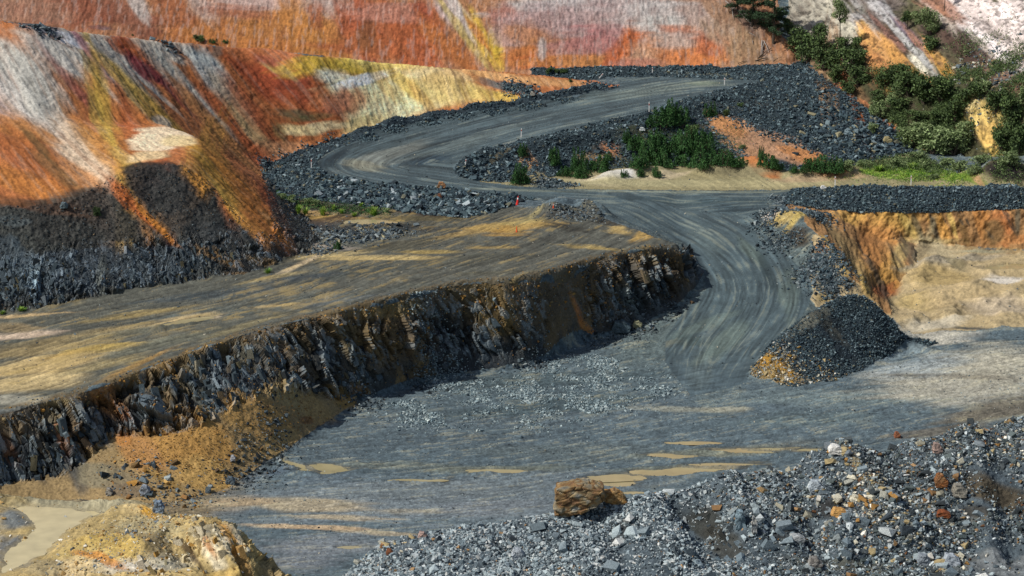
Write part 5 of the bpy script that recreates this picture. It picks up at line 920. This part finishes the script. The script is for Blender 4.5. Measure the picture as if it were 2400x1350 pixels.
AREAS = [
 ('on the embankment below the upper road', 'shrubs on the embankment below the upper road', [(1545,296,64,56,'G'),(1592,290,60,50,'G'),(1572,292,50,62,'G'),(1665,272,38,36,'G'),(1640,366,60,76,'G'),(1605,352,74,60,'G'),(1560,362,70,44,'G'),(1520,372,70,56,'G'),(1490,350,54,44,'G'),(1470,332,30,30,'G'),(1425,375,30,22,'G'),(1225,366,36,32,'G'),(1298,386,40,50,'G'),(1700,272,22,18,'D'),(1735,250,20,12,'D'),(1740,348,20,12,'O'),(1620,330,50,40,'D'),(1540,335,60,34,'G')]),
 ('along the sandy strip behind the lower road', 'saplings along the sandy strip', [(1218,432,58,52,'G'),(1322,412,40,30,'G'),(1355,402,44,60,'G'),(1366,416,46,34,'G'),(1405,402,54,48,'G'),(1500,392,60,40,'G'),(1555,392,66,40,'G'),(1605,388,60,32,'G'),(1650,392,70,48,'G'),(1695,388,64,40,'G'),(1735,390,46,30,'G'),(1462,414,22,20,'G'),(1500,412,26,24,'G'),(1537,414,28,28,'G')]),
 ('below the tan embankment patch', 'shrubs at the foot of the tan patch', [(1782,372,22,32,'G'),(1798,392,44,40,'G'),(1820,396,34,26,'G'),(1860,402,30,20,'G'),(1895,402,54,40,'G'),(1925,402,60,44,'G'),(1955,402,56,38,'G'),(1985,400,50,30,'O'),(2020,392,40,20,'O')]),
 ('in the dark thicket above the embankment', 'dark shrubs in the thicket', [(1868,122,60,66,'D'),(1895,150,70,76,'D'),(1925,122,48,68,'D'),(1935,168,80,64,'D'),(1962,140,70,56,'D'),(1992,172,76,64,'D'),(2002,128,50,44,'D'),(2012,202,64,54,'D'),(1958,196,60,46,'D'),(1850,80,40,40,'D'),(2020,150,36,36,'D'),(1985,220,50,36,'D')]),
 ('on the upper overgrown hillside', 'shrubs on the upper overgrown hillside', [(2078,204,64,54,'D'),(2112,196,60,50,'D'),(2132,226,90,66,'D'),(2165,238,90,66,'D'),(2205,236,90,62,'D'),(2240,286,70,58,'D'),(2255,250,70,44,'D'),(2290,230,66,40,'D'),(2335,262,70,56,'D'),(2375,290,76,70,'D'),(2105,262,60,36,'D'),(2180,120,60,40,'D'),(2150,285,60,30,'D'),(2200,290,60,36,'D'),(2395,250,40,50,'O'),(2060,240,44,30,'D'),(2310,215,50,30,'O')]),
 ('on the lower overgrown hillside', 'shrubs on the lower overgrown hillside', [(2060,278,56,48,'O'),(2142,346,86,58,'O'),(2185,362,96,66,'O'),(2235,360,90,60,'O'),(2160,322,60,40,'O'),(2262,345,60,66,'O'),(2345,346,66,60,'D'),(2388,362,70,80,'D'),(2365,390,60,36,'O'),(2120,320,40,26,'O'),(2380,325,60,40,'D'),(2045,310,34,24,'O'),(2195,330,70,40,'O'),(2090,250,40,36,'O')]),
 ('on the grassy flat behind the berm', 'plants on the grassy flat', [(2250,404,56,32,'O'),(2285,410,40,26,'O'),(2170,392,50,22,'O'),(2100,392,50,24,'O'),(2215,392,50,26,'O'),(2140,396,40,20,'T'),(2060,400,40,18,'T'),(2190,420,30,16,'O'),(2300,385,50,24,'O'),(2150,376,50,24,'O')]),
 ('below the hairpin', 'grass at the foot of the hairpin rubble', [(700,498,26,26,'T'),(716,502,26,24,'T'),(757,504,24,28,'T'),(782,492,18,18,'T'),(876,504,30,28,'T'),(846,484,20,14,'T'),(682,474,34,22,'O'),(742,484,26,20,'O'),(660,466,26,16,'O'),(800,500,20,16,'T'),(830,506,18,14,'T'),(905,498,24,14,'O'),(725,478,30,18,'O')]),
 ('along the crest of the clay hillside', 'shrubs along the hillside crest', [(466,98,34,20,'D'),(500,99,26,11,'G'),(526,100,20,9,'G'),(312,84,8,6,'D')]),
 ('behind the far bend of the upper road', 'shrubs behind the far bend', [(1285,172,26,16,'D'),(1322,173,26,14,'D'),(1304,170,20,12,'D'),(1336,190,12,9,'G')]),
 ('below the dark rock slope', 'plants at the toe of the dark rock slope', [(790,584,22,26,'G'),(628,640,24,18,'T'),(228,508,22,26,'D'),(50,728,30,14,'T'),(5,735,20,12,'T')]),
]
for where, grp, lst in AREAS:
    cnt = {}
    for k, (px, py, wp_, hp_, kd) in enumerate(sorted(lst)):
        C = hit(px, py); D_ = np.linalg.norm(C-[0, 0, CAM_H]); W_ = wp_/FPX*D_*1.12; H_ = hp_/FPX*D_*1.12
        nm, tx = KN[kd]; n = cnt.get(kd, 0); cnt[kd] = n+1; tot = sum(1 for q in lst if q[4] == kd)
        lab = f'{tx} {where}' if tot == 1 else f'{tx}, {ORD[n]} from the left, {where}'
        fm, sm_ = BM[kd][k % 3]
        if kd == 'T':
            o = link(nm, fm, label=lab, cat_='grass', group=grp)
        else:
            o = link(nm, None, label=lab, cat_=nm, group=grp); link('foliage', fm, o)
            if sm_: link('stem', sm_, o)
        o.location = C-[0, 0, .08]; o.scale = (W_, W_*.8, H_); o.rotation_euler = (0, 0, rng.uniform(0, 6.28))
# low growth that nobody could count
def cover(lab, kd, idx, n, size, wts, name='ground_cover', z0=.05, up=.8):
    c = np.cumsum(wts*AREA[idx]); pick = idx[np.searchsorted(c, rng.uniform(0, c[-1], n)).clip(0, len(idx)-1)]
    C = Pd[pick]+np.stack([rng.uniform(-.12, .12, n), rng.uniform(-.12, .12, n), rng.uniform(0, 1, n)**2*z0*4], 1)
    V, F = leaves(C, size, .35, up); link(name, mesh_from(name, V, F, LM[kd]), label=lab, cat_='ground cover', kind='stuff')
R_ = zi('rhill', 'strip'); cl = sstep(-.15, .35, fbm(X1[R_]*.45, Y1[R_]*.45, oct=3, seed=301))
wr = near(R_, (2150,230,6),(2200,290,7),(2070,260,4),(2350,260,5),(2370,340,5),(2120,300,5),(2250,240,5),(2050,190,4),(2200,385,6),(2300,385,4))*cl*(1-np.clip(near(R_, (2280,240,1.5),(2295,290,1.6),(2320,330,1.6),(2050,140,3),(2150,130,2.5),(2200,150,2),(2100,60,4)), 0, .97))
cover('low dark scrub covering the overgrown hillside', 'D', R_, 42000, .11, wr, 'low_scrub', .14)
cover('dry olive weeds between the shrubs of the right hillside', 'O', R_, 16000, .09, wr, 'weeds', .10)
S_ = zi('strip', 'rhill', 'bank'); wg = near(S_, (2150,404,2.2),(2060,408,1.6),(2250,412,2),(2200,402,2),(2120,416,1.2),(1990,400,1.5))*sstep(-.3, .3, fbm(X1[S_]*.8, Y1[S_]*.8, oct=2, seed=303))
cover('short bright grass on the flat behind the gravel berm', 'T', S_, 12000, .08, wg, 'grass', .03)
Q_ = zi('outbank', 'bench', 'bank'); wq = near(Q_, (720,480,1.6),(790,490,1.6),(860,495,1.5),(660,458,1.2),(1560,370,3),(1650,340,2.5),(1500,395,2))
cover('low green weeds among the rubble and saplings', 'G', Q_, 9000, .09, wq, 'weeds', .06)
# ---------------------------------------------------------------- trees
def big_tree(px, py, H_, kind, lab, crown=None, nm='tree', nleaf=5000, lean=0, tr_=.16):
    C = hit(px, py); o = link(nm, None, label=lab, cat_='tree'); o.location = C-[0, 0, .2]
    tp = [np.array([lean*t*t+.06*math.sin(5*t), 0, H_*t]) for t in np.linspace(0, 1, 8)]; parts = [tube(tp, list(np.linspace(tr_, tr_*.2, 8)), 7)]; pts_ = []
    if kind == 'pine':
        for k in range(46):
            t = rng.uniform(.12, .98); th = rng.uniform(0, 6.28); L_ = (crown or 2.2)*(1.05-t)**.6*rng.uniform(.55, 1.1); b0 = np.array([lean*t*t, 0, H_*t]); d = np.array([math.cos(th), math.sin(th), rng.uniform(-.05, .25)])
            tip = b0+d*L_+[0, 0, -.05]; parts.append(tube([b0, b0+d*L_*.5, tip], [.04, .025, .01], 4))
            n = int(nleaf*2.2/46); u = rng.uniform(.1, 1.05, n)[:, None]; pts_.append(b0+(tip-b0)*u+rng.randn(n, 3)*[.16, .16, .12]*(1.1-.3*u))
        V, F = leaves(np.concatenate(pts_), .12, .3)
    else:
        L = []
        for c, r in crown: L.append((np.array(c), r)); parts.append(tube([tp[4] if c[2] > H_*.5 else tp[2], (tp[4]+np.array(c))/2+[0, 0, .1], np.array(c)], [.06, .04, .015], 5))
        V, F = leaves(crown_pts(L, nleaf), .085, .5)
    link('trunk', mesh_from('trunk', *join(parts), MB_), o); link('crown', mesh_from('crown', V, F, LM['P' if kind == 'pine' else 'D' if kind == 'dark' else 'O']), o)
big_tree(1812, 100, 8.5, 'pine', 'tall dark pine on the gully rim, its top cut by the upper edge', 2.6, 'pine_tree', 7000, 0, .17)
big_tree(1762, 62, 7.0, 'pine', 'dark pine left of the tallest one, mostly above the picture', 2.3, 'pine_tree', 5500, .2, .14)
big_tree(1728, 30, 6.0, 'pine', 'leftmost small dark pine at the top edge over the clay wall', 1.6, 'pine_tree', 3200, -.1, .12)
big_tree(1966, 128, 6.6, 'gum', 'slender gum tree with a bare trunk and small high crown', [((0, 0, 5.4), .7), ((-.5, 0, 4.6), .5), ((.4, .1, 4.9), .6), ((.35, 0, 4.0), .4), ((-.3, 0, 5.9), .6), ((.6, 0, 4.3), .3)], 'gum_tree', 2600, 0, .09)
big_tree(2172, 88, 3.6, 'gum', 'broad rounded tree standing on the pale slope at the upper right', [((-.2, 0, 2.9), .8), ((.6, 0, 2.5), .8), ((-.9, 0, 2.2), .7), ((0, .3, 2.1), .8), ((1.0, 0, 1.7), .6), ((.2, -.3, 1.5), .7), ((-1.4, 0, 2.7), .5), ((.9, .2, 1.0), .5)], 'gum_tree', 5200, 0, .12)
big_tree(2212, 28, 3.6, 'gum', 'thin bare trunk at the top edge right of the rounded tree', [((0, 0, 3.2), .5), ((.4, 0, 2.9), .4)], 'gum_tree', 800, .1, .06)
big_tree(2125, 70, 2.6, 'dark', 'small dark tree left of and below the broad rounded tree', [((0, 0, 1.9), .5), ((-.3, 0, 1.4), .4), ((.3, 0, 1.5), .4)], 'gum_tree', 1200, .1, .06)
# ---------------------------------------------------------------- dead wood on the gully rim
DW = [((1700,5),(1760,60),.07),((1712,22),(1745,35),.04),((1716,22),(1718,48),.05),((1722,40),(1738,58),.05),((1735,20),(1762,62),.05),((1745,50),(1765,56),.04),((1755,80),(1772,90),.04),((1786,98),(1783,135),.07),((1790,98),(1802,128),.05),((1776,140),(1808,118),.06),((1770,146),(1800,140),.09),((1792,100),(1786,132),.04),((1764,98),(1765,108),.03),((1812,147),(1832,138),.04),((1730,152),(1752,148),.05),((1905,196),(1970,196),.06),((1920,210),(1940,200),.05),((1930,207),(1948,209),.05)]
DL = ['longest bleached branch lying down the gully rim','short pale stick under the top of the gully','upright pale stub below the first long branch','dark stick lying on the brown slope','pale branch parallel to the longest one','short pale twig beside the dark pines','thin pale twig in the middle of the gully','white upright dead branch above the road end','curved grey branch leaning right of the white upright one','dark stick crossing at the base of the dead branches','thick dark log at the foot of the dead branches','thin grey twig close beside the white upright branch','tiny twig standing on the brown slope','dark twig on the orange patch right of the log','dark stick at the foot of the brown slope','long thin log lying at the head of the rubble slope','short log below the long thin log','short pale stick beside the short log']
for (a, b, r), lb in zip(DW, DL):
    A = hit(*a)+[0, 0, .15]; ym = hit(*b)[1]; B = hit(*b)+[0, 0, .2]
    if np.linalg.norm(A-B) > 4.5: B = PY(*b, A[1]-.6)
    M_ = (A+B)/2+[rng.uniform(-.1, .1), 0, .12]; L_ = np.linalg.norm(B-A)
    parts = [tube([A-A, M_-A, B-A], [r, r*.8, r*.4], 6)]
    for q in range(3): t = rng.uniform(.3, .9); p0 = (B-A)*t+[0, 0, .08]; parts.append(tube([p0, p0+rng.randn(3)*[.3, .15, .3]*L_*.3], [r*.45, r*.15], 4))
    o = link('dead_branch', mesh_from('dead_branch', *join(parts), MB_ if 'dark' in lb or 'log' in lb else MDEAD), label=lb, cat_='branch', group='dead wood at the head of the rubble slope'); o.location = A
# ---------------------------------------------------------------- marker posts and cones
def flat_mat(n, h, r=.5):
    m, t, b = new_mat(n); b.inputs['Roughness'].default_value = r; x = t.nodes.new("ShaderNodeTexNoise"); x.inputs['Scale'].default_value = 12
    mx = t.nodes.new("ShaderNodeMix"); mx.data_type = 'RGBA'; mx.inputs[6].default_value = (*(hexc(h)*.8), 1); mx.inputs[7].default_value = (*hexc(h), 1); t.links.new(x.outputs['Fac'], mx.inputs[0]); t.links.new(mx.outputs[2], b.inputs['Base Color']); return m
MWH = flat_mat('white paint', 'e8e6e0'); MRD = flat_mat('red plastic', 'e03020'); MOR = flat_mat('orange plastic', 'e8602c'); MRF = flat_mat('grey reflector', 'c04030'); MBLK = flat_mat('black rubber', '202020')
def boxm(x, y, z, z0=0):
    V = np.array([[sx*x/2, sy*y/2, z0+q*z] for q in (0, 1) for sx, sy in ((-1, -1), (1, -1), (1, 1), (-1, 1))]); return V, np.array([[3, 2, 1, 0], [4, 5, 6, 7], [0, 1, 5, 4], [1, 2, 6, 5], [2, 3, 7, 6], [3, 0, 4, 7]])
pv, pf = join([boxm(.09, .07, .95), boxm(.07, .055, .06, .95)]); pm = mesh_from('post', pv, pf, MWH); pr_ = mesh_from('reflector', *boxm(.07, .012, .12), MRF)
PO = [(1402,184,16,'slanting white marker post at the tip of the clay spur', .7),(1529,173,16,'white marker post on the berm behind the far road bend', 0),(1698,199,17,'white marker post at the right end of the far road bend', 0),(1521,268,28,'white marker post left of the round green shrub by the upper road', 0),(1221,323,22,'white marker post on the inner edge halfway down the upper road', .05),(1090,390,18,'white marker post at the inner tip of the hairpin', .12),(730,396,24,'white marker post outside the hairpin bend', 0),(1957,436,22,'white marker post at the left part of the gravel berm', 0),(2135,434,22,'white marker post further right on the gravel berm', 0)]
for px, py, hp_, lb, tl in PO:
    C = hit(px, py); s = hp_/FPX*np.linalg.norm(C-[0, 0, CAM_H])/1.0
    o = link('marker_post', None, label=lb, cat_='post', group='white marker posts along the haul road'); o.location = C-[0, 0, .08]; o.scale = (1, 1, s*1.1); o.rotation_euler = (0, tl, 0)
    link('post', pm, o); r = link('reflector', pr_, o); r.location = (0, -.045, .75)
def cone(px, py, hpx, mat, lb, tl=0, band=True):
    C = hit(px, py); s = hpx/FPX*np.linalg.norm(C-[0, 0, CAM_H]); o = link('traffic_cone', None, label=lb, cat_='cone'); o.location = C-[0, 0, .02]; o.scale = (s, s, s); o.rotation_euler = (0, tl, 0)
    link('base', mesh_from('base', *boxm(.42, .42, .05), MBLK if not band else mat), o)
    link('body', mesh_from('body', *tube([(0, 0, .05), (0, 0, .97), (0, 0, 1.0)], [.16, .035, .005], 16), mat), o)
    if band: link('band', mesh_from('band', *tube([(0, 0, .62), (0, 0, .80)], [.092, .068], 16), MWH), o)
cone(1212, 480, 22, MRD, 'red cone with a white band where the bench track meets the haul road', .12)
cone(1297, 487, 11, MOR, 'small orange cone beside the stone mound on the bench', 0, True)
cone(1211, 544, 15, MOR, 'faint orange cone in the muddy patch of the bench', 0, False)
bpy.context.view_layer.update()
print("done", round(time.time()-T0, 1))
